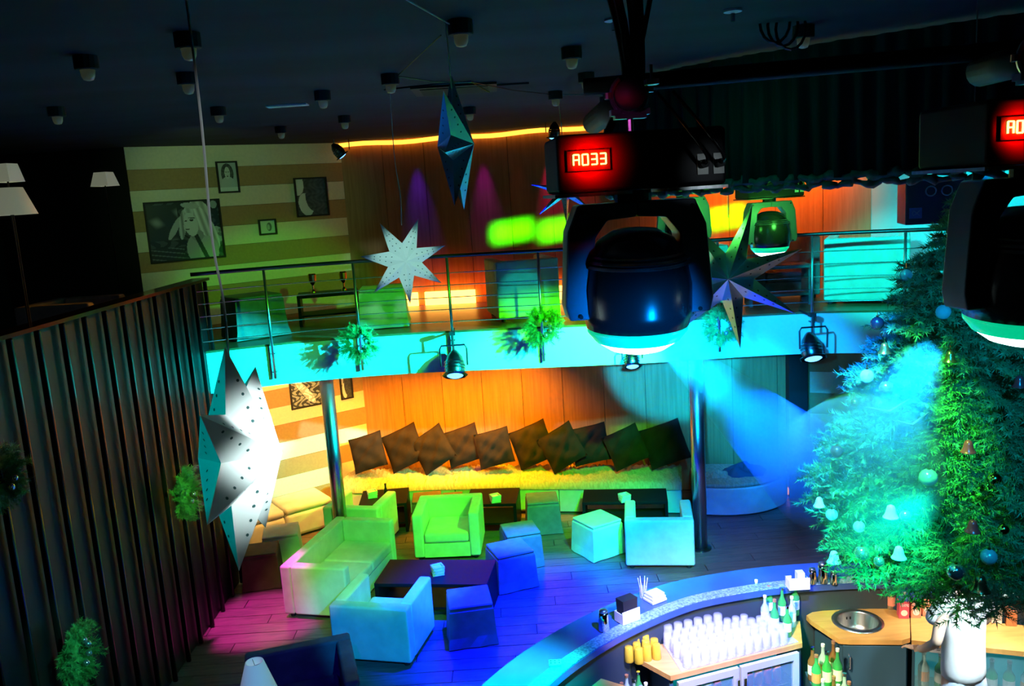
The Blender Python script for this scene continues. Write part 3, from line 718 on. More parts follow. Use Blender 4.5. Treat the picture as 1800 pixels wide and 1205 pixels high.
# ================================================================== STARS
def star(label, c, R, yaw, spin, m, cord_top, h=None, r_in=.40, pitch=0, grp='hanging paper stars'):
    t = thing('hanging_star', label, 'star', c, group=grp)
    t.rotation_euler = (pitch, 0, 0); h = h or R * .22
    ry = Matrix.Rotation(yaw, 4, 'Z')
    def P_(r, a, y): return ry @ Vector((r * math.cos(a), y, r * math.sin(a)))
    for k in range(7):
        a = spin + k * 2 * PI / 7; da = PI / 7
        tip, l_, r_ = P_(R, a, 0), P_(R * r_in, a - da, 0), P_(R * r_in, a + da, 0)
        cf, cb = P_(0, 0, -h), P_(0, 0, h)
        b = MB(); b.add([tip, l_, r_, cf, cb], [(0, 1, 3), (0, 3, 2), (0, 4, 1), (0, 2, 4)]); b.build('point', M[m], t)
    b = MB()
    for k in range(7):
        a = spin + k * 2 * PI / 7
        for side in (-1, 1):
            for q in range(4):
                f = .26 + .13 * q; aa = a + side * (.16 - .02 * q) * (1 - .08 * q)
                for sg in (-1, 1):
                    # point on the face: between ridge and edge
                    tipv, edge, cen = P_(R, a, 0), P_(R * r_in, a + side * PI / 7, 0), P_(0, 0, sg * h)
                    u = (.18 + .15 * q); wv = .42 * (1 - u); base = tipv * u + edge * wv + cen * (1 - u - wv)
                    nn = (edge - tipv).cross(cen - tipv).normalized(); 
                    if nn.dot(ry @ Vector((0, sg, 0))) < 0: nn = -nn
                    e1 = (tipv - cen).normalized(); e2 = nn.cross(e1); s = R * .015; base = base + nn * .0008
                    b.add([base + e1 * s * math.cos(j * PI / 3) + e2 * s * math.sin(j * PI / 3) for j in range(6)], [tuple(range(6))])
    stuff(b.build('cutouts', M['hole'] if m == 'starpaper' else M['dark_steel'], t))
    cords = [Vector(q) - Vector(c) for q in cord_top]
    b = MB(); b.tube(smooth_path([tuple(q) for q in cords] + [(0, 0, R * .80)], 6), .0035 if R < .35 else .004, 5); b.build('cord', M['cord'], t)
    return t
def up(c, dz, dx=0, dy=0): return (c[0] + dx, c[1] + dy, c[2] + dz)
c = ony(422, 800, 2.25)
star('big white paper star hanging near the slatted wall, brightly lit on one side', c, .305, math.radians(90), PI / 2 + .05, 'starpaper', [(c[0], c[1], ZC), up(c, .95, .006), up(c, .60, -.004), up(c, .42, .006)], h=.115, r_in=.50)
c = ony(711, 458, 6.6); star('small white paper star hanging in front of the balcony railing', c, .34, math.radians(14), -PI / 2 + .05, 'starpaper', [(c[0], 6.6, ZC), up(c, .8, -.01), up(c, .5, .01)])
c = ony(801, 255, 4.7); star('long dark foil star seen edge-on above the balcony, green and orange reflections', c, .37, math.radians(84), PI / 2 - .08, 'starfoil', [(c[0], 4.7, ZC), up(c, .6, -.005)], h=.10, grp='hanging foil stars')
c = ony(1282, 487, 6.9); star('large mirror foil star beside the big moving light', c, .60, math.radians(-18), PI / 2 - .32, 'starfoil', [(c[0] - .02, c[1], ZC), up(c, .9, .0)], h=.15, r_in=.33, grp='hanging foil stars')
c = ony(993, 335, 8.2); star('thin-pointed blue foil star half behind the light with the red display', c, .33, math.radians(10), -PI / 2, 'starfoil', [(c[0] - .02, 8.2, ZC), up(c, .5, .0)], r_in=.26, grp='hanging foil stars')

# ================================================================== DRAPE
dp = smooth_path([(1.25, 8.6), (.96, 7.8), (1.21, 7.2), (1.62, 6.63), (2.11, 6.18), (2.69, 5.73), (3.25, 5.36), (4.2, 5.1), (5.4, 5.2)], 26)
t = thing('drape', 'black gathered drape hanging from the ceiling around the bar', 'curtain')
O = offset(xy(dp), 1); vs = []; fs = []; n = len(dp); K = 12
for i in range(n):
    nx, ny = O[i][0] - dp[i].x, O[i][1] - dp[i].y
    for k in range(K):
        f = k / (K - 1); am = .018 + .03 * f; d = am * math.sin(i * 1.25) + am * .6 * math.sin(i * .53 + f)
        vs.append((dp[i].x + nx * d, dp[i].y + ny * d, ZC - .02 - f * (ZC - 4.49)))
for i in range(n - 1):
    for k in range(K - 1): fs.append((i * K + k, (i + 1) * K + k, (i + 1) * K + k + 1, i * K + k + 1))
b = MB(); b.add(vs, fs); b.build('cloth', M['drape'], t, smooth=True)
for q, (zz, rr) in enumerate(((4.475, .030), (4.425, .024))):
    pts = []; rs = []
    for i in range(0, n):
        pts.append((dp[i].x + .012 * math.sin(i * 1.9 + q), dp[i].y - .02 + .012 * math.cos(i * 1.7), zz + .012 * math.sin(i * .8 + q * 2) + .006 * math.sin(i * 2.3))); rs.append(rr * (1 + .35 * math.sin(i * 1.3 + q)))
    b = MB(); b.tube(pts, rs, 8); b.build('gathered_hem', M['hem'], t, smooth=True)

# ================================================================== MOVING LIGHTS
SEG = {'A': 'abcefg', '0': 'abcdef', '3': 'abcdg', '4': 'bcfg', '5': 'acdfg'}
def digits(mb, text, x, y, z, h):
    w_ = h * .55; th = h * .13
    for ch in text:
        for s in SEG[ch]:
            dx, dz, sx, sz = {'a': (0, h / 2, w_, th), 'g': (0, 0, w_, th), 'd': (0, -h / 2, w_, th), 'b': (w_ / 2, h / 4, th, h / 2), 'c': (w_ / 2, -h / 4, th, h / 2), 'f': (-w_ / 2, h / 4, th, h / 2), 'e': (-w_ / 2, -h / 4, th, h / 2)}[s]
            mb.box(x + dx, y, z + dz, sx, .003, sz)
        x += h * .88
def moving_head(label, top, rz, s, text=None, lensm='lens', arm='yoke', grp='moving head stage lights', roll=0, pan=0):
    """top = centre of the base underside; hangs down; front faces -y"""
    t = thing('moving_head_light', label, 'stage light', top, rz, grp); t.scale = (s, s, s)
    c = MB(); c.box(0, 0, .075, .44, .26, .148); c.build('base', M['housing'], t, bevel=.012)
    c = MB(); c.box(-.13, 0, -.004, .20, .27, .008); c.box(.14, 0, -.004, .16, .27, .008); c.build('base_plate', M['steel'], t)
    c = MB(); c.box(-.14, -.134, .082, .11, .006, .05); p = c.build('display_window', M['housing'], t)
    if text:
        c = MB(); digits(c, text, -.172, -.139, .084, .026); c.build('display_digits', M['digits'], t)
    for x in (.155, .197):
        c = MB(); c.box(x, -.132, .055, .028, .005, .052); c.build('socket_plate', M['label'], t)
        c = MB(); c.tube(smooth_path([(x, -.15, .055), (x - .01, -.20, .075), (x - .06, -.19, .15), (x - .11, -.12, .24)], 5), .005, 6); c.build('power_cable', M['black'], t, smooth=True)
        c = MB(); c.tube([(x, -.133, .055), (x, -.158, .056)], .011, 10); c.build('plug', M['blackm'], t)
    # clamps
    c = MB(); R_ = .048; cz = .25
    c.tube([(R_ * math.cos(a), 0, cz + R_ * math.sin(a)) for a in [math.radians(q) for q in range(120, 400, 14)]], .007, 6)
    for sx in (-1, 1): c.lathe([(.012, -.008), (.012, .008)], 10, (sx * .055, 0, cz + (.0 if sx < 0 else .012))); c.box(sx * .04, 0, cz - .045, .025, .03, .016, 0)
    c.box(0, 0, cz - .055, .085, .03, .014); c.box(.062, 0, cz + .030, .035, .03, .014); c.tube([(.062, 0, cz + .03), (.062, 0, cz + .075)], .004, 6); c.tube([(0, 0, cz - .06), (0, 0, .145)], .009, 8)
    c.build('clamp', M['clampm'], t)
    # yoke: inverted U
    c = MB(); wv = .18
    for sx in (-1, 1):
        prof = [(-.0, -.03), (-.16, -.03), (-.19, -.10), (-.205, -.30), (-.195, -.34), (-.14, -.34), (-.125, -.30), (-.115, -.12), (-.08, -.075), (0, -.07)]
        c.add([(sx * x, -.045, z) for x, z in prof] + [(sx * x, .045, z) for x, z in prof], [tuple(range(9, -1, -1)), tuple(range(10, 20))] + [(i, (i + 1) % 10, 10 + (i + 1) % 10, 10 + i) for i in range(10)])
    c.build('yoke', M[arm], t, bevel=.006)
    c = MB(); c.lathe([(.05, -.03), (.05, 0)], 16); c.build('swivel', M['black'], t)
    for sx in (-1, 1):
        for zz in (-.05, -.33):
            c = MB(); c.lathe([(.006, 0), (.006, .004)], 8, (0, 0, 0)); o = c.build('screw', M['black'], t); o.location = (sx * (.15 if zz > -.1 else .165), -.046, zz); o.rotation_euler = (PI / 2, 0, 0)
    # head
    h = bpy.data.objects.new('head', None)
    c = MB(); c.lathe([(.02, .185), (.06, .18), (.105, .155), (.138, .10), (.152, .03), (.152, -.04), (.142, -.085)], 32); hd = c.build('head', M['black'], t, smooth=True)
    hd.location = (0, 0, -.285); hd.rotation_euler = (roll, pan, 0)
    c = MB(); c.lathe([(.134, -.082), (.140, -.086), (.140, -.098), (.128, -.112), (.118, -.125)], 28, cap=False); c.build('lens_rim', M['lensrim'], hd, smooth=True)
    c = MB(); c.lathe([(.126, -.098), (.112, -.128), (.08, -.150), (.04, -.162), (.002, -.165)], 28); c.build('lens', M[lensm], hd, smooth=True)
    c = MB(); c.lathe([(.018, -.14), (.018, .14)], 12); o = c.build('pivot', M['black'], t); o.location = (0, 0, -.29); o.rotation_euler = (0, PI / 2, 0)
    c = MB()
    for k in range(5): c.lathe([(.140 - .004 * k * k, .085 + .013 * k), (.150 - .004 * k * k, .089 + .013 * k), (.140 - .004 * k * k, .094 + .013 * k)], 28, cap=False)
    c.build('cooling_fins', M['clampm'], hd)
    return t
U1 = ony(1112, 334, 2.35)
moving_head('near stage light hanging in mid-air with a red lit display on its base', U1, math.radians(4), 1.0, 'A033', pan=math.radians(0), roll=math.radians(4))
U2 = ony(1815, 288, 2.15)
moving_head('second near stage light with red display, cut by the frame edge', U2, math.radians(8), 1.02, 'A045', roll=math.radians(4))
UA = ony(1200, 340, 7.5); UB = ony(1352, 347, 7.5)
moving_head('far stage light seen through the yoke of the near one, green glow', UA, math.radians(-6), 1.15, None, lensm='lens', grp='far moving head lights')
moving_head('far stage light hanging below the black drape, green glow', UB, math.radians(8), 1.15, None, lensm='lens', grp='far moving head lights')
for u, s in ((U1, 1), (U2, 1)):
    spot((u.x - .125, u.y - .200, u.z + .082), (u.x - .125, u.y, u.z + .082), (1, .0, .0), 9, 120, .9, .012)  # added red spot ahead of each panel makes the display halo
for u in (UA, UB):
    b = MB(); b.tube([(u.x, u.y, u.z + .32), (u.x, u.y, ZC)], .02, 8); tag(b.build('hanging_pole', M['blackm']), 'black pole from the ceiling holding the far stage light ' + ('seen through the yoke' if u is UA else 'under the drape'), 'pole', 'far light poles')
point(UA + Vector((.02, -.35, -.15)), (.1, 1, .1), 7, .05); point(UB + Vector((.02, -.35, -.15)), (.1, 1, .1), 7, .05)  # added green glows in front of the far heads
# truss tube carrying the near lights and cable bundle dropping from the ceiling
a, c2_ = U1 + Vector((0, 0, .25)), U2 + Vector((0, 0, .255))
b = MB(); d = (c2_ - a).normalized(); 
t = thing('truss_tube', 'dark round truss tube carrying the two near stage lights', 'truss'); 
b.tube([a - Vector((.0, .04, 0)), a + Vector((0, .9, 0))], .040, 16); b.build('tube', M['blackm'], t, smooth=True)
b = MB(); b.tube([c2_ - Vector((.0, .04, 0)), c2_ + Vector((0, .25, 0))], .040, 16); b.build('tube', M['blackm'], t, smooth=True)
b = MB(); b.tube([a + Vector((-.1, .2, .05)), c2_ + Vector((.2, .2, .05))], .025, 10); b.build('cross_tube', M['blackm'], t, smooth=True)
t = thing('cable_bundle', 'thick taped cable bundle dropping from the ceiling to the near stage light', 'cables')
q0 = ony(1092, -60, 2.7); q1 = ony(1108, 60, 2.7); q2 = ony(1112, 150, 2.7)
for k in range(6):
    dx, dy = .03 * math.cos(k), .03 * math.sin(k)
    b = MB(); b.tube(smooth_path([(q0.x + dx, q0.y + dy, ZC), (q0.x + dx * 1.5, q0.y + dy, q0.z), (q1.x + dx, q1.y + dy, q1.z), (q2.x + dx * .7, q2.y, q2.z), (a.x + dx, a.y + .3, a.z + .05)], 6), .014, 7); b.build('cable', M['black' if k else 'housing'], t, smooth=True)
b = MB(); b.tube([tuple(ony(1150, -40, 2.7)), tuple(ony(1125, 90, 2.7))], .008, 6); b.build('loose_cable', M['black'], t)
b = MB(); b.tube([tuple(ony(1098, 165, 2.6)), tuple(ony(1065, 240, 2.5))], .012, 6); b.build('strap', M['black'], t)
t = thing('cable_coil', 'coil of black cable tied under the ceiling above the drape', 'cables')
for k in range(3):
    cc = ony(1362 + 14 * k, 38 + 6 * k, 5.3); b = MB(); b.tube([(cc.x + .09 * math.cos(a_), cc.y, cc.z + .12 * math.sin(a_)) for a_ in [2 * PI * j / 16 for j in range(16)]], .009, 5, close=True); b.build('loop', M['black'], t)
b = MB(); b.tube([tuple(ony(1375, 30, 5.3)), (ony(1375, 30, 5.3).x, 5.3, ZC)], .008, 5); b.build('tie', M['black'], t)

# PAR lamps
def par(label, lens_px, Y, tilt, s=1.0, hang=None, rz=0):
    p = ony(*lens_px, Y); t = thing('par_lamp', label, 'stage light', p, rz, 'blue par lamps'); t.scale = (s, s, s)
    hd = MB(); hd.lathe([(.075, .0), (.085, .03), (.088, .10), (.07, .17), (.035, .22), (.02, .235)], 22); can = hd.build('can', M['dark_steel'], t, smooth=True); can.rotation_euler = tilt
    c = MB(); c.lathe([(.105, -.002), (.118, .004), (.098, .016), (.08, .02)], 8, cap=False); c.build('flange', M['dark_steel'], can)
    c = MB(); c.lathe([(.074, .002), (.05, -.012), (.002, -.018)], 20); c.build('lens', M['lensblue'], can, smooth=True)
    c = MB()
    for zz in (.06, .09, .12): c.tube([(.091 * math.cos(a_), .091 * math.sin(a_), zz) for a_ in [2 * PI * j / 20 for j in range(20)]], .003, 5, close=True)
    c.build('vent_rings', M['chrome'], can)
    c = MB(); c.tube([(-.115, 0, .09), (-.118, 0, .24), (-.10, 0, .27), (.10, 0, .27), (.118, 0, .24), (.115, 0, .09)], .008, 6); c.build('yoke', M['dark_steel'], t)
    if hang:
        c = MB(); c.tube([(0, 0, .27), (0, .0, .36), (0, .34, .36)], .01, 8); c.box(0, .03, .37, .05, .06, .03); c.build('hook', M['blackm'], t)
    return p
par('blue par lamp hanging from the railing below the small white star', (800, 660), 9.85, (math.radians(-30), 0, 0), 1.35, True)
par('blue par lamp hanging below the balcony under the big stage light', (1112, 644), 9.6, (math.radians(-30), 0, 0), 1.0, True)
par('blue par lamp hanging from the balcony left of the tree', (1430, 630), 9.5, (math.radians(-30), 0, 0), 1.35, True)
par('small blue par lamp at the corner of the striped and wooden walls', (602, 274), 12.2, (math.radians(10), math.radians(-35), 0), .9, True)
par('small violet-blue par lamp on the ceiling left of the red display', (974, 243), 11.6, (0, math.radians(5), 0), .9, True)
def parlight(px, Y, t, c, pw, ang): q = ony(*px, Y); spot((q.x, q.y, q.z - .03), t, c, pw, ang, .8, .06)
parlight((800, 664), 9.8, (-.45, 12.6, .6), (.25, .05, 1), 90, 26)
parlight((1112, 650), 9.6, (1.2, 11.8, .6), (.8, .35, .6), 18, 20)
parlight((1430, 636), 9.5, (3.6, 11.5, .6), (0, .1, 1), 260, 44)
# streaks of coloured light down the wooden wall
for px, c, pw in ((727, (.05, 0, 1), 420), (680, (.5, .25, 0), 12), (845, (.35, 0, 1), 200), (905, (.6, .1, .0), 14), (962, (1, 0, .45), 240), (1020, (1, 0, .1), 150), (780, (.35, .25, 0), 14)):
    a_ = math.atan2(ray(px, 262).x, ray(px, 262).y); q = min([along(wp, cum, L * k / 400) for k in range(401)], key=lambda q: abs(math.atan2(q.x, q.y) - a_))
    spot((q.x, q.y - .17, 5.34), (q.x + .03, q.y - .02, 3.7), c, pw * .35, 30, 1.0, .03)
for px, py in ((905, 402), (985, 402), (1240, 405)):
    q = ony(px, py, 12.4); area((q.x + .8, 9.2, 4.9), (q.x, q.y + .1, q.z), (.03, 1, 0), 9, .52, .22, 4)  # added unseen panel shaped to throw a green patch
area((-.2, 12.3, 3.05), (-.2, 12.9, 3.2), (1, .12, .0), 6, 2.8, .1, 90)
area((3.7, 11.2, 5.2), (3.7, 12.0, 4.2), (1, .22, .02), 40, 2.0, .1, 80)

# ================================================================== WREATHS
def needles(mb, p0, p1, n, ln, wd, r_):
    """needles around the line p0-p1, one thin triangle each"""
    p0, p1 = Vector(p0), Vector(p1); ax = (p1 - p0); l = ax.length
    if l < 1e-4: return
    ax /= l; u = ax.orthogonal().normalized(); v = ax.cross(u)
    for i in range(n):
        f = (i + r_.rand()) / n; a = r_.rand() * 2 * PI; o = p0 + (p1 - p0) * f; d = (u * math.cos(a) + v * math.sin(a) + ax * .55).normalized(); sd = d.cross(ax).normalized() * wd
        k = len(mb.v); mb.v += [o - sd, o + sd, o + d * ln * (.7 + .5 * r_.rand())]; mb.f.append([k, k + 1, k + 2]); mb.m.append(0)
def wreath(label, c, rz, R, balls, seed=1):
    t = thing('wreath', label, 'wreath', c, rz, 'green christmas wreaths'); r_ = np.random.RandomState(seed); b = MB()
    for i in range(150):
        a = r_.rand() * 2 * PI; rr = R * (.25 + .55 * r_.rand()); p0 = Vector((rr * math.cos(a), -.03 * r_.rand(), rr * math.sin(a)))
        a2 = a + r_.uniform(-.9, .9); p1 = p0 + Vector((math.cos(a2) * R * .42, -.10 * r_.rand() * R / .2, math.sin(a2) * R * .42)); needles(b, p0, p1, 60, .04, .0026, r_)
    o = stuff(b.build('foliage', M['needle_w'], t))
    b = MB(); b.tube([(R * .6 * math.cos(2 * PI * k / 20), 0, R * .6 * math.sin(2 * PI * k / 20)) for k in range(20)], .018, 6, close=True); b.build('ring', M['bark'], t)
    for k in range(balls):
        a = -1.2 + k * .75; b = MB(); b.ball((R * .45 * math.cos(a), -.07, R * .45 * math.sin(a)), .026); b.build('bauble', M['bauble_s'], t, smooth=True)
wreath('round green wreath on the balcony edge, left of the par lamp', ony(630, 602, 9.86), 0, .22, 4, 1)
wreath('round green wreath on the balcony edge, below the green-lit armchair', ony(953, 574, 9.75), 0, .22, 4, 2)
wreath('round wreath on the balcony edge behind the large foil star', ony(1268, 570, 9.66), 0, .22, 3, 3)
wreath('green wreath on the slatted wall left of the big white star', on_slat(320, 866), PI / 2, .25, 2, 4)
wreath('wreath with silver baubles low on the slatted wall', on_slat(128, 1150), PI / 2, .22, 4, 5)
wreath('wreath at the left picture edge on the slatted wall', on_slat(-8, 838), PI / 2, .20, 2, 6)

# ================================================================== LAMPS ON THE LEFT
def shade(t, z, r0, r1, h, m='shade', n=24, sq=False):
    c = MB(); nn = 4 if sq else n
    c.lathe([(r0, z), (r1, z + h), (r1 - .004, z + h), (r0 - .004, z)], nn, cap=False); return c.build('lamp_shade', M[m], t, smooth=not sq)
for px, py, Y, sq, r0, r1, h, lab in ((20, 378, 5.9, False, .19, .11, .21, 'cream round floor-lamp shade glowing at the left edge of the gallery'), (14, 320, 8.5, True, .12, .085, .14, 'small square cream shade behind the round one'), (185, 327, 9.6, True, .15, .10, .15, 'lone square cream lampshade in the dark gallery')):
    p = ony(px, py, Y); 
    if Y < 9: r = ray(px, py); p = r * (-3.85 / r.x) + Vector((0, 0, CZ))
    t = thing('floor_lamp', lab, 'lamp', (p.x, p.y, ZM), math.radians(35)); zz = p.z - ZM
    shade(t, zz, r0, r1, h, sq=sq)
    b = MB(); b.tube([(0, 0, .02), (0, 0, zz + h * .6)], .007, 8); b.build('pole', M['dark_wall'], t)
    b = MB(); b.lathe([(.13, .002), (.13, .018), (.02, .03)], 20); b.build('base', M['blackm'], t)
p = ony(447, 1162, 5.3); t = thing('floor_lamp', 'cone-shaped pale lampshade in front of the dark armchair', 'lamp', (p.x, p.y, 0)); zz = p.z
shade(t, zz - .24, .135, .060, .24); b = MB(); b.tube([(0, 0, .02), (0, 0, zz - .06)], .012, 8); b.build('pole', M['black'], t); b = MB(); b.lathe([(.13, .004), (.13, .018), (.02, .03)], 20); b.build('base', M['black'], t)
for a_ in (0, 2.1, 4.2): b = MB(); b.tube([(0, 0, zz - .03), (.062 * math.cos(a_), .062 * math.sin(a_), zz - .01)], .002, 4); b.build('spider', M['black'], t)

# ================================================================== SPEAKER and stair wall details
p = ony(1655, 352, 8.3); t = thing('loudspeaker', 'dark blue loudspeaker hanging behind the top of the tree', 'speaker', (p.x, p.y, p.z), math.radians(-14))
b = MB(); b.box(0, 0, 0, .72, .40, .42); b.build('cabinet', M['speaker'], t, bevel=.01)
for x in (-.14, .0):
    b = MB(); b.tube([(x + .045 * math.cos(a_), -.205, .10 + .045 * math.sin(a_)) for a_ in [2 * PI * j / 18 for j in range(18)]], .007, 6, close=True); b.build('horn_ring', M['cone'], t)
b = MB(); b.box(-.27, -.203, -.10, .11, .006, .10); bd = b.build('badge', M['blue'], t)
b = MB(); b.tube([(-.235, -.208, -.075), (-.265, -.208, -.105), (-.29, -.208, -.122), (-.30, -.208, -.10), (-.29, -.208, -.078), (-.265, -.208, -.095), (-.235, -.208, -.125)], .004, 5); b.build('emblem', M['cone'], bd)
b = MB(); b.tube([(.2, 0, .2), (.2, 0, ZC - p.z)], .01, 6); b.build('bracket', M['blackm'], t)
# stair stringer and treads in the upper right
t = thing('staircase', 'pale stair flight with white nosings behind the tree, upper right', 'stairs')
for k in range(6):
    q = ony(1770 + 4 * k, 372 + 34 * k, 8.4 - .12 * k)
    b = MB(); b.box(q.x + .85, q.y, q.z, 1.3, .28, .02, math.radians(-20)); b.build('tread', M['fascia'], t)
q0, q1 = ony(1760, 345, 8.0), ony(1715, 560, 8.0)
b = MB(); b.tube([tuple(q0 + Vector((-.02, 0, .5))), tuple(q1)], .07, 6); b.build('stringer', M['cabinet'], t)

# ================================================================== CHRISTMAS TREE
TX, TY = 2.72, 5.0; TT, TB = 4.36, 2.02
t = thing('christmas_tree', 'large decorated fir tree suspended over the bar', 'tree', (TX, TY, 0))
b = MB(); b.tube([(0, 0, TB - .12), (0, 0, 3.2), (0, 0, TT)], [.035, .025, .006], 8); b.build('trunk', M['bark'], t)
b = MB(); b.tube([(0, 0, TT - .05), (0.0, 0.0, ZC)], .004, 5); b.build('suspension_wire', M['steel'], t)
def trad(z):
    return float(np.interp(z, [2.0, 2.12, 2.3, 2.6, 3.0, 3.35, 3.6, 3.9, 4.15, 4.36], [.55, .78, .93, .88, .80, .68, .56, .38, .20, .04]))
r_ = np.random.RandomState(11); fol = MB(); brm = MB(); tips = []
z = TT - .02; lvl = 0
while z > TB:
    R_ = trad(z); n = int(7 + 13 * R_ / .9)
    for k in range(n):
        a = 2 * PI * k / n + lvl * .9 + r_.uniform(-.2, .2); Rr = R_ * r_.uniform(.80, 1.08); droop = -.10 * Rr + r_.uniform(-.04, .05)
        d = Vector((math.cos(a), math.sin(a), 0)); p0 = Vector((0, 0, z)); p1 = p0 + d * Rr + Vector((0, 0, droop)); mid = p0.lerp(p1, .55) + Vector((0, 0, .05 * Rr))
        brm.tube([p0, mid, p1], [.008, .005, .002], 4); tips.append(p1)
        ns = max(3, int(Rr / .075)); sd = Vector((-d.y, d.x, 0))
        needles(fol, mid, p1, int(50 + 60 * Rr), .042, .0034, r_)
        needles(fol, p0.lerp(mid, .4), mid, int(25 * Rr + 8), .036, .0034, r_)
        for q in range(ns):
            f = .22 + .74 * q / ns; c0 = (p0.lerp(mid, f / .55) if f < .55 else mid.lerp(p1, (f - .55) / .45)); ll = (.26 * Rr * (1 - f * .55) + .06)
            for sgn in (-1, 1):
                e = c0 + (sd * sgn * r_.uniform(.7, 1) + d * .75 + Vector((0, 0, r_.uniform(-.25, .15)))) * ll * .85; needles(fol, c0, e, int(26 + 150 * ll), .040, .0034, r_)
    z -= .062 + .035 * (R_ / .9); lvl += 1
stuff(fol.build('foliage', M['needle'], t)); stuff(brm.build('branches', M['bark'], t))
print('tree tris', len(fol.f), 'vis')
# ornaments: depth found on the front of the cone at their picture position
def on_tree(px, py, k=.90):
    r = ray(px, py)
    best = None
    for i in range(400):
        Y = 3.9 + i * .005; P = r * (Y / r.y); zz = P.z + CZ; rad = math.hypot(P.x - TX, P.y - TY)
        R_ = trad(zz) * k if TB < zz < TT else 0
        if rad <= R_: return Vector((P.x, P.y, zz))
        if best is None or rad - R_ < best[0]: best = (rad - R_, Vector((P.x, P.y, zz)))
    return best[1]
def bauble(px, py, s, m, lab):
    p = on_tree(px, py, 1.0); t = thing('bauble', lab, 'bauble', p, group='christmas baubles')
    b = MB(); b.ball((0, 0, 0), s, 18); b.build('ball', M[m], t, smooth=True)
    b = MB(); b.lathe([(s * .2, s * .95), (s * .2, s * 1.15)], 10); b.tube([(0, 0, s * 1.1), (0, 0, s * 1.9)], .0015, 4); b.build('cap', M['bauble_g'], t)
def bell(px, py, s, m, lab):
    p = on_tree(px, py, 1.0); t = thing('bell_ornament', lab, 'bell', p, group='christmas bell ornaments')
    b = MB(); b.lathe([(s * 1.05, -s), (s * .98, -s * .92), (s * .72, -s * .5), (s * .6, s * .1), (s * .45, s * .55), (s * .12, s * .75)], 18); b.build('bell_body', M[m], t, smooth=True)
    b = MB(); b.ball((0, 0, -s * 1.0), s * .28, 10); b.tube([(0, 0, s * .7), (0, 0, s * 1.6)], .0015, 4); b.build('clapper', M['bauble_g'], t)
for px, py, s, m, lab in ((1542, 568, .040, 'bauble_b', 'bronze bauble at the upper left edge of the tree'), (1524, 660, .040, 'bauble_c', 'clear pale bauble on the green-lit left side of the tree'), (1558, 682, .042, 'bauble_s', 'dark silver bauble with white star pattern'),
                          (1503, 707, .026, 'bauble_g', 'small gold bauble under the clear one'), (1471, 793, .038, 'bauble_b', 'dark bauble at the left edge halfway down'), (1632, 839, .048, 'bauble_t', 'matt turquoise bauble in the middle of the tree'),
                          (1748, 842, .036, 'bauble_g', 'gold bauble with ribbon on the dark right side'), (1738, 978, .042, 'bauble_t', 'turquoise striped bauble low on the right'), (1592, 906, .032, 'bauble_s', 'shiny silver bauble right of the pale bell'),
                          (1680, 1004, .046, 'bauble_s', 'silver bauble hanging lowest in the middle'), (1515, 972, .044, 'bauble_s', 'silver bauble in the lowest left branches'), (1545, 986, .030, 'bauble_s', 'small silver bauble beside the lowest left one'),
                          (1462, 904, .036, 'bauble_c', 'clear bauble near the left edge low down'), (1593, 483, .036, 'bauble_c', 'clear bauble near the top of the tree'), (1658, 548, .042, 'bauble_c', 'see-through bauble with gold wire, upper middle'),
                          (1764, 930, .028, 'bauble_g', 'small gold bauble low on the right'), (1510, 925, .034, 'bauble_c', 'clear bauble among the bright lower left branches')):
    bauble(px, py, s, m, lab)
for px, py, s, m, lab in ((1555, 610, .036, 'bell_g', 'dark bell with a red spot near the bronze bauble'), (1670, 624, .036, 'bell_g', 'dark bell in the blue-lit middle of the tree'), (1702, 782, .038, 'bell_r', 'red bell in the middle right of the tree'),
                          (1710, 922, .038, 'bell_r', 'red bell low on the right of the tree'), (1723, 1022, .050, 'bell_g', 'bronze bell hanging lowest, in front of the bartender'), (1466, 976, .042, 'bell_p', 'pale bell at the lowest left tip'),
                          (1582, 900, .0, 'bell_p', '') if False else (1566, 896, .042, 'bell_p', 'pale bell left of the silver bauble, lower middle'), (1580, 968, .040, 'bell_p', 'green-lit bell over the dark tray'), (1792, 668, .036, 'bell_r', 'red bell at the right picture edge'), (1440, 880, .034, 'bell_p', 'glassy bell at the left edge of the tree')):
    bell(px, py, s, m, lab)
for px, py, dx in ((1560, 722, .12), (1600, 745, .10)):
    p = on_tree(px, py, 1.02); b = MB(); b.tube([(p.x - dx, p.y, p.z + .03), (p.x, p.y - .02, p.z), (p.x + dx, p.y, p.z + .06)], [.003, .012, .003], 6); tag(b.build('tinsel_bow', M['bauble_s']), 'shiny ' + ('long' if dx > .11 else 'short') + ' tinsel bow on the left side of the tree', 'ornament', 'tinsel bows')

# ================================================================== BAR
BO = [(-.95, 3.9), (-.75, 4.6), (-.33, 5.50), (.30, 6.22), (1.06, 6.75), (1.7, 6.95), (2.33, 7.02), (3.1, 6.97), (3.9, 6.72), (4.8, 6.2)]
bo = smooth_path(BO, 8); BT = 1.15
t = thing('bar_counter', 'curved dark blue bar counter sweeping around the work area', 'bar')
inner = offset(xy(bo), -.42)
b = MB(); n = len(bo); vs = []
for i in range(n): vs += [(bo[i].x, bo[i].y, BT), (*inner[i], BT), (*inner[i], BT - .05), (bo[i].x, bo[i].y, BT - .05)]
fs = [(0, 1, 2, 3), tuple((n - 1) * 4 + k for k in (3, 2, 1, 0))]
for i in range(n - 1):
    for k in range(4): fs.append((i * 4 + k, i * 4 + (k + 1) % 4, (i + 1) * 4 + (k + 1) % 4, (i + 1) * 4 + k))
b.add(vs, fs); b.build('countertop', M['bartop'], t)
b = MB(); b.band(offset(xy(bo), -.10), .004, BT - .052, -.06); b.build('front', M['barside'], t)
b = MB(); b.band(offset(xy(bo), -.34), .004, BT - .052, -.04); b.build('inner_panel', M['barside'], t)
b = MB(); vs = []; e1, e2 = offset(xy(bo), -.30), offset(xy(bo), -.41)
b = MB()
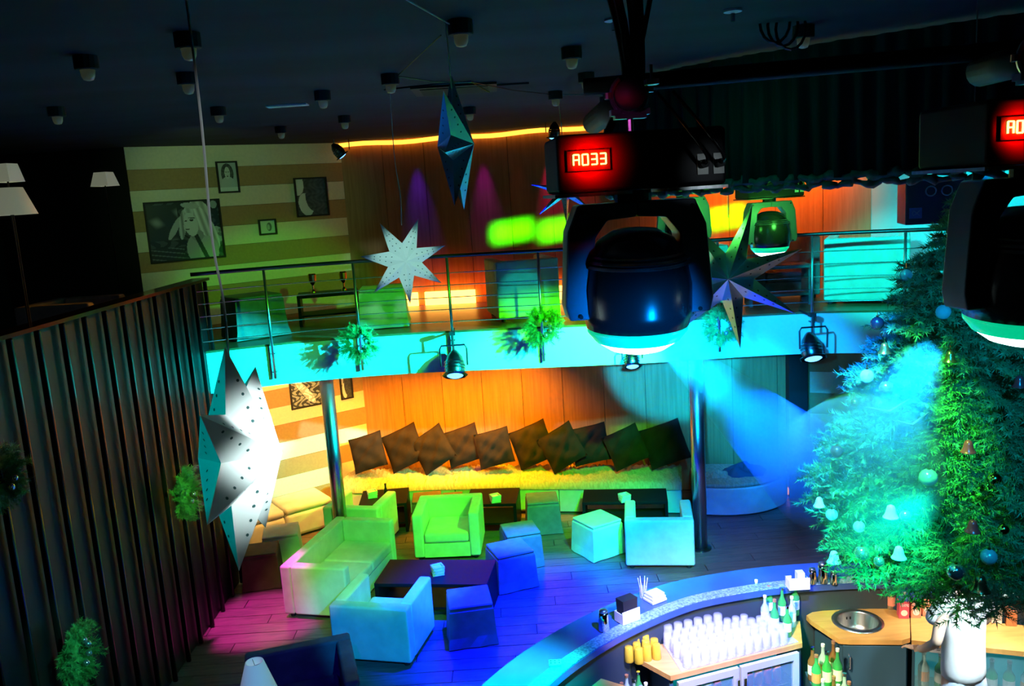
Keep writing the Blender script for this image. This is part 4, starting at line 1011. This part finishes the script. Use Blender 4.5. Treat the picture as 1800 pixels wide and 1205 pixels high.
b.band([e2[i] for i in range(6, n)], BT + .0005, BT + .008, .11); b.build('drip_mat', M['barmat'], t)

# worktops
def slab(name, pts, z0, z1, m, parent=None, bevel=0): b = MB(); b.prism(pts, z0, z1); return b.build(name, M[m], parent, bevel=bevel)
ft = [onz(1100, 1118, .9), onz(1180, 1188, .9), onz(1408, 1130, .9), onz(1392, 1048, .9), onz(1300, 1042, .9), onz(1160, 1062, .9)]
ftp = [(.72, 6.22), (1.02, 5.82), (2.12, 6.16), (2.22, 6.50), (1.66, 6.46), (1.06, 6.28)]
t = thing('bar_fridge', 'under-counter fridge with two glass doors and a wooden top', 'fridge')
P0, P1 = Vector((1.02, 5.82)), Vector((2.12, 6.16)); fd = (P1 - P0).normalized(); fn = Vector((-fd.y, fd.x)); fa = math.atan2(fd.y, fd.x)
slab('worktop', ftp, .86, .90, 'wtop', t)
def fq(s, d): q = P0 + fd * s + fn * d; return (q.x, q.y)
FL = (P1 - P0).length
slab('side', [fq(0, .02), fq(.03, .02), fq(.03, .42), fq(0, .32)], .05, .858, 'cabinet', t); slab('side', [fq(FL - .03, .02), fq(FL, .02), fq(FL, .34), fq(FL - .03, .34)], .05, .858, 'cabinet', t)
slab('lining', [fq(.03, .30), fq(FL - .03, .30), fq(FL - .03, .32), fq(.03, .32)], .05, .858, 'fridgein', t); slab('plinth', [fq(0, .03), fq(FL, .03), fq(FL, .32), fq(0, .32)], .004, .05, 'cabinet', t)
for k, zz in enumerate((.30, .55)): slab('shelf', [fq(.035, .05), fq(FL - .035, .05), fq(FL - .035, .295), fq(.035, .295)], zz, zz + .01, 'steel', t)
for k in range(2):
    s0_, s1_ = .05 + k * (FL - .08) / 2, .05 + (k + 1) * (FL - .08) / 2 - .02
    def rect(a_, b_, z0, z1, name, m, parent, d0=-.03, d1=.0): return slab(name, [fq(a_, d0), fq(b_, d0), fq(b_, d1), fq(a_, d1)], z0, z1, m, parent)
    b = MB(); fw = .05
    for (a_, b_, z0, z1) in ((s0_, s1_, .79, .845), (s0_, s1_, .07, .12), (s0_, s0_ + fw, .12, .79), (s1_ - fw, s1_, .12, .79)): b.prism([fq(a_, -.03), fq(b_, -.03), fq(b_, 0), fq(a_, 0)], z0, z1)
    dr = b.build('door', M['fridgef'], t); rect(s0_ + fw, s1_ - fw, .12, .79, 'pane', 'pane', dr, -.018, -.012)
    rect((s1_ - .03) if k == 0 else (s0_ + .01), (s1_ - .01) if k == 0 else (s0_ + .03), .60, .76, 'handle', 'chrome', dr, -.055, -.032)
for k in range(10):
    s_ = .66 + (k % 5) * .085 if k < 5 else .12 + (k % 5) * .085; q = fq(s_, .12); tag(MB().lathe([(.03, 0), (.033, .008), (.033, .11), (.027, .12)], 14, (*q, .5605)).build('drinks_can', M['redm' if k % 2 else 'orange' if k < 5 else 'cbottle']), ('drinks can on the fridge shelf behind the right glass door' if k < 5 else 'pale can on the fridge shelf behind the left glass door'), 'can', 'cans in the fridge, ' + ('right door' if k < 5 else 'left door'))
# perforated mat on the fridge top
slab_o = slab('service_mat', [fq(.10, .02), fq(FL - .02, .02), fq(FL - .02, .36), fq(.16, .42)], .901, .906, 'tray'); tag(slab_o, 'perforated grey mat under the upturned glasses', 'mat')
# glasses standing upside down in rows
g = MB(); g.lathe([(.036, 0), (.038, .004), (.031, .115), (.028, .12), (.002, .121)], 16, cap=False); g.lathe([(.033, .002), (.028, .11), (.002, .113)], 16, cap=False)
gl0 = g.build('glass_tumbler', M['glass'], smooth=True); gl0.location = (0, 0, -9)
used = False
def glass(x, y, z, lab, grp, s=1, base=None):
    global used
    base = base or gl0
    if base is gl0 and not used: o = gl0; used = True
    else: o = base.copy(); col.objects.link(o)
    o.location = (x, y, z); o.scale = (s, s, s); tag(o, lab, 'glass', grp); return o
for r in range(5):
    for k in range(12):
        s_ = .17 + k * .077 + (r % 2) * .02; d_ = .05 + r * .078
        if s_ > FL - .08 or d_ > .30 + .1 * (s_ < .9): continue
        q = fq(s_, d_); glass(q[0], q[1], .9065, 'upturned clear tumbler in the packed rows on the fridge top', 'upturned tumblers on the fridge top')
for r in range(2):
    for k in range(7):
        q = fq(.22 + k * .09, .445 + r * .01 - .0 * k); 
        if k > 5: continue
        glass(q[0], q[1], .901, 'taller clear tumbler in the back row beside the bar edge', 'back row tumblers', 1.15) if r == 0 else None
yg = gl0.copy(); yg.data = gl0.data.copy(); yg.data.materials[0] = M['yglass']; col.objects.link(yg); yfirst = True
for k, (dx, dy) in enumerate([(0, 0), (.075, .01), (.15, .0), (.02, .075), (.10, .08), (.17, .075), (-.06, .05), (.05, .15), (.13, .15)]):
    q = fq(-.13 + dx, .26 + dy * 1.0); o = yg if yfirst else yg.copy()
    if not yfirst: col.objects.link(o)
    yfirst = False; o.location = (q[0], q[1], .901); tag(o, 'amber-lit tumbler in the cluster left of the clear glasses', 'glass', 'amber-lit tumblers')  # amber light is carried by the glass colour
# bottles
def bottle(x, y, z, m, cap, lab, grp, h=.30, r=.036, lbl=True, lm='label'):
    t = thing('bottle', lab, 'bottle', (x, y, z), group=grp)
    b = MB(); b.lathe([(r * .9, 0), (r, .01), (r, h * .58), (r * .38, h * .74), (r * .34, h * .93), (r * .40, h * .95)], 14); b.build('glass_body', M[m], t, smooth=True)
    b = MB(); b.lathe([(r * .42, h * .93), (r * .42, h)], 12); b.build('cap', M[cap], t)
    if lbl: b = MB(); b.lathe([(r * 1.015, h * .2), (r * 1.015, h * .48)], 14, cap=False); b.build('paper_label', M[lm], t)
    return t
cols_ = [('gbottle', 'green'), ('cbottle', 'clear'), ('gbottle', 'green'), ('bbottle', 'brown')]; caps_ = [('capw', 'white'), ('capr', 'copper'), ('chrome', 'steel')]
ordn = ['first', 'second', 'third', 'fourth', 'fifth', 'sixth', 'seventh', 'eighth', 'ninth', 'tenth', 'eleventh', 'twelfth', 'thirteenth', 'fourteenth', 'fifteenth', 'sixteenth', 'seventeenth', 'eighteenth']
# on the fridge end
k = 0
for (px, py) in ((1345, 1098), (1362, 1112), (1384, 1118), (1330, 1075), (1352, 1080), (1375, 1090), (1392, 1100), (1398, 1080)):
    p = onz(px, py, .9); m, cn = cols_[(k + 1) % 3]; cp, cpn = caps_[k % 3]
    bottle(p.x, p.y, .901, m, cp, cn + ' glass bottle with ' + cpn + ' cap at the right end of the tumbler rows, ' + ordn[k], 'bottles at the end of the tumblers', .26 + .03 * (k % 2), .034); k += 1
# speed rail between fridge and sink cabinet
t = thing('bottle_rack', 'low dark bottle rack between fridge and sink cabinet', 'rack')
slab('shelf', [(2.14, 5.55), (2.40, 5.55), (2.40, 6.28), (2.20, 6.30)], .42, .44, 'cabinet', t); slab('step', [(2.16, 6.02), (2.40, 6.02), (2.40, 6.26), (2.18, 6.28)], .44, .58, 'cabinet', t); slab('support', [(2.16, 5.6), (2.40, 5.6), (2.40, 6.25), (2.20, 6.27)], .004, .42, 'cabinet', t)
k = 0
for r in range(6):
    for q in range(3):
        x = 2.19 + q * .082 + (.01 if r % 2 else 0); y = 5.60 + r * .112; zz = .4405 if y < 6.0 else .5805
        m, cn = cols_[(k * 2 + r) % 4]; cp, cpn = caps_[(k + r) % 3]
        bottle(x, y, zz, m, cp, f'{cn} bottle with {cpn} cap in the rack, {ordn[k]} counted from the front', 'spirit bottles in the rack', .28 + .04 * ((k * 7) % 3) / 2, .036, True, 'label' if k % 4 else 'orange'); k += 1
# bottles left of the fridge
t = thing('bottle_rack', 'dark bottle well left of the fridge by the near sink', 'rack')
slab('shelf', [(.50, 5.62), (.98, 5.62), (.86, 5.95), (.62, 6.0)], .60, .62, 'cabinet', t); slab('support', [(.53, 5.65), (.94, 5.65), (.83, 5.92), (.65, 5.96)], .004, .60, 'cabinet', t)
k = 0
for (x, y) in ((.60, 5.70), (.69, 5.69), (.78, 5.70), (.87, 5.70), (.65, 5.79), (.74, 5.79), (.83, 5.80), (.70, 5.89), (.79, 5.89)):
    m, cn = cols_[k % 2]; cp, cpn = caps_[k % 3]; bottle(x, y, .6205, m, cp, f'{cn} bottle with {cpn} cap in the well by the near sink, {ordn[k]}', 'bottles by the near sink', .25 + .02 * (k % 3), .034); k += 1
# near sink (bottom edge) and main sink
def sink(label, cx, cy, z, R, parent=None):
    t = thing('round_sink', label, 'sink', (cx, cy, z))
    b = MB(); b.lathe([(R, .001), (R, .008), (R * .80, .012), (R * .77, .002), (R * .72, -.10), (R * .55, -.145), (R * .1, -.150), (.002, -.15)], 40, cap=False); b.build('basin', M['steel'], t, smooth=True)
    b = MB(); b.lathe([(.028, -.1485), (.02, -.147), (.002, -.146)], 16); b.build('drain', M['dark_steel'], t)
    for k in range(2): b = MB(); b.box(-.03 + .03 * k, R * .735, -.045, .012, .006, .022); b.build('overflow', M['black'], t)
# worktop with round hole
def holed(name, outline, c, R, z0, z1, m, parent):
    n = 32; ring = [(c[0] + R * math.cos(2 * PI * k / n), c[1] + R * math.sin(2 * PI * k / n)) for k in range(n)]
    # outer points by casting rays on the outline
    out = []
    for k in range(n):
        a = 2 * PI * k / n; d = Vector((math.cos(a), math.sin(a))); bestt = 1e9
        for i in range(len(outline)):
            p, q = Vector(outline[i]) - Vector(c), Vector(outline[(i + 1) % len(outline)]) - Vector(c); e = q - p; den = d.x * e.y - d.y * e.x
            if abs(den) < 1e-9: continue
            t_ = (p.x * e.y - p.y * e.x) / den; u = (p.x * d.y - p.y * d.x) / den
            if t_ > 0 and -1e-6 <= u <= 1 + 1e-6: bestt = min(bestt, t_)
        out.append((c[0] + d.x * bestt, c[1] + d.y * bestt))
    vs = [(*p, z1) for p in ring] + [(*p, z1) for p in out] + [(*p, z0) for p in ring] + [(*p, z0) for p in out]; fs = []
    for k in range(n):
        j = (k + 1) % n; fs += [(k, j, n + j, n + k), (2 * n + k, 3 * n + k, 3 * n + j, 2 * n + j), (n + k, n + j, 3 * n + j, 3 * n + k), (k, 2 * n + k, 2 * n + j, j)]
    b = MB(); b.add(vs, fs); return b.build(name, M[m], parent)
cab = thing('sink_cabinet', 'blue-grey bar cabinet with a wooden top and round sink cut-out', 'cabinet')
SC = (2.665, 6.43); out = [(2.30, 6.52), (2.42, 6.17), (2.94, 6.10), (3.10, 6.45), (3.02, 6.62), (2.6, 6.66), (2.3, 6.62)]
holed('worktop', out, SC, .165, .86, .90, 'wtop', cab)
slab('body', [(2.43, 6.20), (2.93, 6.13), (2.93, 6.17), (2.43, 6.24)], .10, .858, 'cabinet', cab)
slab('side', [(2.43, 6.25), (2.46, 6.25), (2.40, 6.55), (2.36, 6.55)], .02, .858, 'cabinet', cab); slab('side', [(2.90, 6.18), (2.93, 6.18), (3.0, 6.5), (2.97, 6.5)], .02, .858, 'cabinet', cab)
slab('plinth', [(2.43, 6.24), (2.93, 6.18), (2.93, 6.22), (2.43, 6.28)], .004, .10, 'blackm', cab)
dr = slab('door', [(2.445, 6.172), (2.915, 6.106), (2.917, 6.126), (2.447, 6.192)], .12, .845, 'cabinet', cab, .003)
b = MB(); b.tube([(2.485, 6.163, .66), (2.483, 6.135, .67), (2.483, 6.132, .77), (2.485, 6.163, .78)], .007, 6); b.build('handle', M['chrome'], dr)
sink('round steel sink with drain in the wooden bar worktop', SC[0], SC[1], .90, .20)
cab2 = thing('near_worktop', 'wooden worktop corner with steel sink at the bottom edge', 'worktop')
SC2 = (.42, 5.42); holed('worktop', [(.10, 5.0), (.80, 4.9), (.86, 5.60), (.50, 5.85), (.22, 5.5)], SC2, .19, .86, .90, 'wtop', cab2)
slab('support', [(.16, 5.05), (.20, 5.05), (.24, 5.4), (.2, 5.4)], .004, .858, 'cabinet', cab2); slab('support', [(.74, 5.0), (.78, 5.0), (.82, 5.55), (.78, 5.58)], .004, .858, 'cabinet', cab2)
sink('pale steel sink bowl cut by the bottom of the picture', SC2[0], SC2[1], .90, .235)
# right counter with juice, behind the bartender
t = thing('glass_front_cooler', 'blue-lit cooler with bottles right of the sink cabinet', 'cooler')
slab('top', [(2.95, 6.10), (4.3, 5.62), (4.5, 6.0), (3.12, 6.48)], .86, .90, 'wtop', t)
CA, CB = Vector((2.97, 6.12)), Vector((4.2, 5.68)); cd = (CB - CA).normalized(); cn_ = Vector((-cd.y, cd.x))
def cq(s, d): q = CA + cd * s + cn_ * d; return (q.x, q.y)
slab('back_panel', [cq(.02, .32), cq(1.25, .32), cq(1.25, .34), cq(.02, .34)], .004, .858, 'fridgein', t); slab('shelf', [cq(.03, .04), cq(1.24, .04), cq(1.24, .31), cq(.03, .31)], .40, .415, 'steel', t)
slab('shelf', [cq(.03, .04), cq(1.24, .04), cq(1.24, .31), cq(.03, .31)], .06, .075, 'steel', t)
slab('side', [cq(0, .03), cq(.02, .03), cq(.02, .34), cq(0, .34)], .004, .858, 'cabinet', t); slab('pane', [cq(.02, .01), cq(1.25, .01), cq(1.25, .016), cq(.02, .016)], .06, .858, 'pane', t)
for k in range(9):
    q = cq(.10 + k * .12, .16); m, cn = cols_[(k * 2 + 1) % 3]; bottle(q[0], q[1], .4155, m, 'capw', f'{cn} bottle inside the cooler, {ordn[k]} from the sink cabinet', 'bottles in the cooler', .30, .042, True, 'label' if k % 3 else 'orange')
s_ = slab('price_card', [cq(.12, -.002), cq(.42, -.002), cq(.42, .004), cq(.12, .004)], .80, .895, 'paper'); tag(s_, 'white printed card on the cooler edge beside the bartender', 'card'); s_.location.z = .002
b = MB()
for r in range(6):
    for k in range(7): q = cq(.14 + k * .036 + .004 * (r % 2), -.0035); b.box(q[0], q[1], .885 - r * .012, .024 - .006 * ((k + r) % 3), .0008, .004, math.atan2(cd.y, cd.x))
stuff(b.build('printed_lines', M['cabinet'], s_))
# small bar-top things
def ontop(px, py, z=BT): return onz(px, py, z)
def tumbler(px, py, z, lab, liquid=None, s=1.0):
    p = onz(px, py, z); t = thing('tumbler', lab, 'glass', (p.x, p.y, z + .001)); t.scale = (s, s, s)
    b = MB(); b.lathe([(.002, .004), (.026, 0), (.028, .003), (.037, .125), (.034, .125), (.026, .010), (.002, .010)], 18, cap=False); b.build('glass_body', M['glass'], t, smooth=True)
    if liquid: b = MB(); b.lathe([(.025, .012), (.0285, .05)], 16); b.build('drink', M[liquid], t)
tumbler(1443, 1069, .9, 'clear tumbler left behind the sink', 'orange'); tumbler(1530, 1062, .9, 'amber tumbler behind the sink, right one', 'yglass')
p = onz(1566, 1068, .9); t = thing('metal_cup', 'pinkish metal cup between the tumbler and juice cartons', 'cup', (p.x, p.y, .901)); b = MB(); b.lathe([(.034, 0), (.034, .135)], 18); b.build('body', M['clampm'], t, smooth=False); b = MB(); b.lathe([(.0345, .03), (.0345, .11)], 18, cap=False); b.build('wrapper', M['coral'], t)
for px, py, m, lab in ((1587, 1083, 'pink', 'pink and blue juice carton, left of the pair'), (1608, 1082, 'coral', 'coral and blue juice carton, right of the pair'), (1628, 1078, 'coral', 'juice carton half hidden by the bartender arm')):
    p = onz(px, py, .9); t = thing('juice_carton', lab, 'carton', (p.x, p.y, .901), math.radians(-10), 'juice cartons beside the sink')
    b = MB(); b.box(0, 0, .075, .075, .075, .15); b.build('carton_body', M[m], t); b = MB(); b.box(0, 0, .178, .0755, .0755, .055); b.build('carton_top', M['blue'], t); b = MB(); b.box(0, 0, .218, .074, .03, .024, taper=.9); b.build('gable', M['blue'], t)
    b = MB(); b.lathe([(.015, .0), (.015, .016)], 12, (0, -.02, .207)); b.build('screw_cap', M['capw'], t)
    b = MB(); b.M = Matrix.Translation((0, -.0385, .05)) @ Matrix.Rotation(PI / 2, 4, 'X'); b.lathe([(.026, 0), (.026, .001)], 18); b.build('fruit_print', M['label'], t)
    fc = bpy.data.curves.new('lettering', 'FONT'); fc.body = '100%'; fc.size = .032; fc.align_x = 'CENTER'; fc.extrude = .0006; fc.materials.append(M['paper']); tmp = bpy.data.objects.new('tmp', fc); col.objects.link(tmp); bpy.context.view_layer.update(); lm = bpy.data.meshes.new_from_object(tmp); bpy.data.objects.remove(tmp); fo = bpy.data.objects.new('lettering', lm); col.objects.link(fo); fo.parent = t; fo.location = (0, -.0386, .105); fo.rotation_euler = (PI / 2, 0, 0)
for px, py, s, lab in ((1428, 1026, 1.0, 'steel shaker on the bar, left of three'), (1446, 1024, 1.3, 'tallest steel shaker on the bar, middle of three'), (1465, 1027, .85, 'shortest steel shaker on the bar, right of three'), (1062, 1108, 1.25, 'tall steel shaker on the bar curve beside the napkin holder')):
    p = ontop(px, py); t = thing('shaker', lab, 'shaker', (p.x, p.y, BT + .009), group='steel shakers'); t.scale = (s, s, s)
    b = MB(); b.lathe([(.034, 0), (.036, .004), (.030, .10), (.026, .118)], 20); b.build('cup', M['chrome'], t, smooth=True); b = MB(); b.lathe([(.0265, .118), (.025, .130), (.012, .136)], 20); b.build('lid', M['steel'], t, smooth=True)
def holder(px, py, rz, lab, dark):
    p = ontop(px, py); t = thing('napkin_holder', lab, 'holder', (p.x, p.y, BT + .009), rz)
    b = MB(); b.box(0, 0, .005, .17, .11, .01); b.box(0, -.05, .055, .17, .008, .09); b.box(-.06, .05, .045, .05, .008, .07); b.box(.06, .05, .045, .05, .008, .07); b.box(-.081, 0, .045, .008, .10, .07); b.box(.081, 0, .045, .008, .10, .07); b.build('tray', M['paper'], t)
    if dark:
        b = MB(); b.box(0, .0, .10, .13, .085, .17, taper=1.1); b.build('napkin_stack', M['blackm'], t)
    else:
        b = MB(); b.box(.02, .0, .075, .06, .07, .12); b.build('napkin_stack', M['ash_glass'], t)
holder(1103, 1090, math.radians(30), 'white holder with a block of black napkins on the bar', True); holder(1402, 1033, math.radians(0), 'white holder on the bar left of the shakers', False)
p = ontop(1152, 1056); t = thing('ashtray_pile', 'turquoise box of cards on the bar beside the napkin holder', 'box', (p.x, p.y + .02, BT + .001), math.radians(30))
for k in range(3): b = MB(); b.box(0, 0, .012 + .024 * k, .15 - .012 * k, .13 - .012 * k, .022); b.build('layer', M['ash_glass'], t, bevel=.004)
p = ontop(1132, 1052); t = thing('straw_cup', 'cup of clear straws behind the napkin holder', 'cup', (p.x, p.y + .03, BT + .001)); b = MB(); b.lathe([(.03, 0), (.034, .09)], 14); b.build('cup', M['glass'], t)
for k in range(7): b = MB(); b.tube([(.012 * math.cos(k), .012 * math.sin(k), .01), (.04 * math.cos(k), .04 * math.sin(k), .17)], .003, 5); b.build('straw', M['paper'], t)
p = ontop(1600, 1012); t = thing('menu_folder', 'dark blue menu folder on the bar under the tree branches', 'folder', (p.x, p.y, BT + .009), math.radians(-6)); b = MB(); b.box(0, 0, .012, .17, .14, .006); b.box(0, 0, .019, .165, .135, .006); b.build('pages', M['paper'], t); b = MB(); b.box(0, 0, .004, .18, .15, .008); b.box(0, 0, .027, .18, .15, .006); b.build('cover', M['cabinet'], t)
p = ontop(976, 1168); t = thing('dice_tray', 'small white dotted dish on the near curve of the bar', 'dish', (p.x, p.y, BT + .009)); b = MB(); b.box(0, 0, .008, .09, .07, .014); b.build('body', M['paper'], t, bevel=.004)
for k in range(6): b = MB(); b.lathe([(.006, .0155), (.006, .018)], 8, (-.03 + .03 * (k % 3), -.015 + .03 * (k // 3), 0)); b.build('dot', M['blackm'], t)
# ice cube tray style buttons on the right bar top
t = thing('coaster_tray', 'blue tray with rounded compartments on the bar, right edge', 'tray'); p = ontop(1786, 1040); t.location = (p.x, p.y, BT + .001)
for r in range(3):
    for k in range(4): b = MB(); b.box(-.12 + k * .085, -.07 + r * .06, .014, .065, .045, .026); b.build('compartment', M['bauble_c'], t, bevel=.008)
for px, py, m, lab in ((1750, 1092, 'label', 'pale carton on the counter right of the bartender'), (1776, 1096, 'capr', 'orange box on the counter right of the bartender')):
    p = onz(px, py, .9); b = MB(); b.box(p.x, p.y, .965, .075, .075, .125, math.radians(-18)); b.box(p.x, p.y, 1.035, .05, .05, .012, math.radians(-18)); tag(b.build('drink_carton', M[m], bevel=.003), lab, 'carton')

# ================================================================== BARTENDER
def skin(name, verts, edges, radii, m, parent, sub=2, root=0):
    me = bpy.data.meshes.new(name); me.from_pydata(verts, edges, []); me.materials.append(m); o = bpy.data.objects.new(name, me); col.objects.link(o); o.parent = parent
    md = o.modifiers.new('skin', 'SKIN'); md.use_smooth_shade = True
    if not me.skin_vertices: me.skin_vertices.new()
    for i, r in enumerate(radii): sv = me.skin_vertices[0].data[i]; sv.radius = (r, r) if not isinstance(r, tuple) else r; sv.use_root = (i == root)
    s = o.modifiers.new('sub', 'SUBSURF'); s.levels = s.render_levels = sub; return o
t = thing('person', 'bartender in white T-shirt and pale jeans working at the counter', 'person', (3.12, 5.66, 0), math.radians(12))
# joints (facing +y, towards the counter)
J = [(0, 0, .95), (0, .01, 1.12), (0, .02, 1.32), (0, .02, 1.46), (0, .03, 1.56), (0, .05, 1.66), (0, .05, 1.74),
     (-.17, .01, 1.43), (-.25, -.02, 1.17), (-.23, .14, 1.03), (-.22, .20, 1.0),
     (.17, .01, 1.43), (.25, .08, 1.20), (.22, .30, 1.06), (.21, .36, 1.02),
     (-.09, 0, .88), (-.10, .02, .50), (-.10, -.02, .09), (-.10, .12, .045), (.09, 0, .88), (.10, .02, .50), (.10, -.02, .09), (.10, .12, .045)]
E_ = [(0, 1), (1, 2), (2, 3), (3, 4), (4, 5), (5, 6), (3, 7), (7, 8), (8, 9), (9, 10), (3, 11), (11, 12), (12, 13), (13, 14), (0, 15), (15, 16), (16, 17), (17, 18), (0, 19), (19, 20), (20, 21), (21, 22)]
Rr = [(.14, .10), (.13, .09), (.15, .10), (.10, .08), .055, (.075, .09), (.065, .08), .05, .040, .030, .026, .05, .040, .030, .026, .085, .055, .038, .032, .085, .055, .038, .032]
skin('body', J, E_, Rr, M['skin'], t)
# hair cap and face
b = MB(); b.ball((0, .025, 1.735), .098, 18, 1.1); b.build('hair', M['hair'], t, smooth=True)
b = MB(); b.ball((-.035, .128, 1.70), .011, 8); b.ball((.035, .128, 1.70), .011, 8); b.build('eyes', M['blackm'], t)
b = MB(); b.add([(-.014, .13, 1.665), (.014, .13, 1.665), (0, .158, 1.668), (0, .132, 1.705)], [(0, 1, 2), (1, 3, 2), (3, 0, 2), (0, 3, 1)]); b.build('nose', M['skin'], t, smooth=True)
b = MB(); b.box(0, .134, 1.635, .045, .01, .008); b.build('mouth', M['bell_r'], t, bevel=.003)
for s in (-1, 1): b = MB(); b.ball((s * .088, .045, 1.69), .022, 8, 1.4); b.build('ear', M['skin'], t, smooth=True)
skin('shirt', [(0, 0, .78), (0, .01, 1.10), J[2], (0, .02, 1.45), J[7], (-.235, .07, 1.27), J[11], (.225, .06, 1.27)], [(0, 1), (1, 2), (2, 3), (3, 4), (4, 5), (3, 6), (6, 7)], [(.185, .135), (.170, .125), (.18, .125), (.11, .09), .07, .062, .07, .062], M['shirt'], t)
skin('jeans', [(0, 0, .84), (-.09, 0, .72), (-.10, .02, .50), (-.10, -.02, .12), (.09, 0, .72), (.10, .02, .50), (.10, -.02, .12), (0, 0, .98)], [(0, 1), (1, 2), (2, 3), (0, 4), (4, 5), (5, 6), (0, 7)], [(.155, .12), .105, .078, .062, .105, .078, .062, (.13, .10)], M['jeans'], t)
for s in (-1, 1): b = MB(); b.box(s * .10, .06, .045, .10, .27, .08); b.build('shoe', M['blackm'], t, bevel=.03, seg=3)
for s, w_ in ((-1, Vector((-.22, .20, 1.0))), (1, Vector((.21, .36, 1.02)))):
    vs = [tuple(w_), tuple(w_ + Vector((0, .05, -.02)))]; es = [(0, 1)]; rr = [.024, (.034, .016)]
    for k, ln in enumerate((.065, .078, .083, .075, .058)):
        if k == 0: b0 = w_ + Vector((-s * .018, .02, -.01)); d1 = Vector((-s * .030, .028, -.008)); d2 = Vector((-s * .012, .03, -.014))
        else: b0 = w_ + Vector(((k - 2.5) * .017, .075, -.025)); d1 = Vector(((k - 2.5) * .003, ln * .55, -.012)); d2 = Vector((0, ln * .38, -.030))
        i = len(vs); vs += [tuple(b0), tuple(b0 + d1), tuple(b0 + d1 + d2)]; es += [(1 if k else 0, i), (i, i + 1), (i + 1, i + 2)]; rr += [.010, .009, .0075]
    skin('hand', vs, es, rr, M['skin'], t, 1)

# ================================================================== HAZE in the light beams
def haze_cone(p, q, r0, r1, dens, c, lab):
    p, q = Vector(p), Vector(q); b = MB(); b.tube([p, q], [r0, r1], 28); o = b.build('haze', None)
    m = bpy.data.materials.new('haze_volume'); m.use_nodes = True; nt = m.node_tree; nt.nodes.clear(); out = nt.nodes.new('ShaderNodeOutputMaterial'); v = nt.nodes.new('ShaderNodeVolumeScatter')
    v.inputs['Color'].default_value = (*c, 1); v.inputs['Density'].default_value = dens; v.inputs['Anisotropy'].default_value = .1; nt.links.new(v.outputs[0], out.inputs['Volume'])
    o.data.materials.clear(); o.data.materials.append(m); stuff(o); tag(o, lab, 'haze'); return o
d = BEAM1T - BEAM1
haze_cone(BEAM1 + d * .004, BEAM1 + d * .88, .03, .60, .30, (.8, .9, 1), 'long blue shaft of lit haze from the near stage light to the bench end')
d = BEAM2T - BEAM2
haze_cone(BEAM2 + d * .01, BEAM2 + d * .88, .04, .44, .45, (.8, .9, 1), 'blue shaft of lit haze crossing in front of the tree')
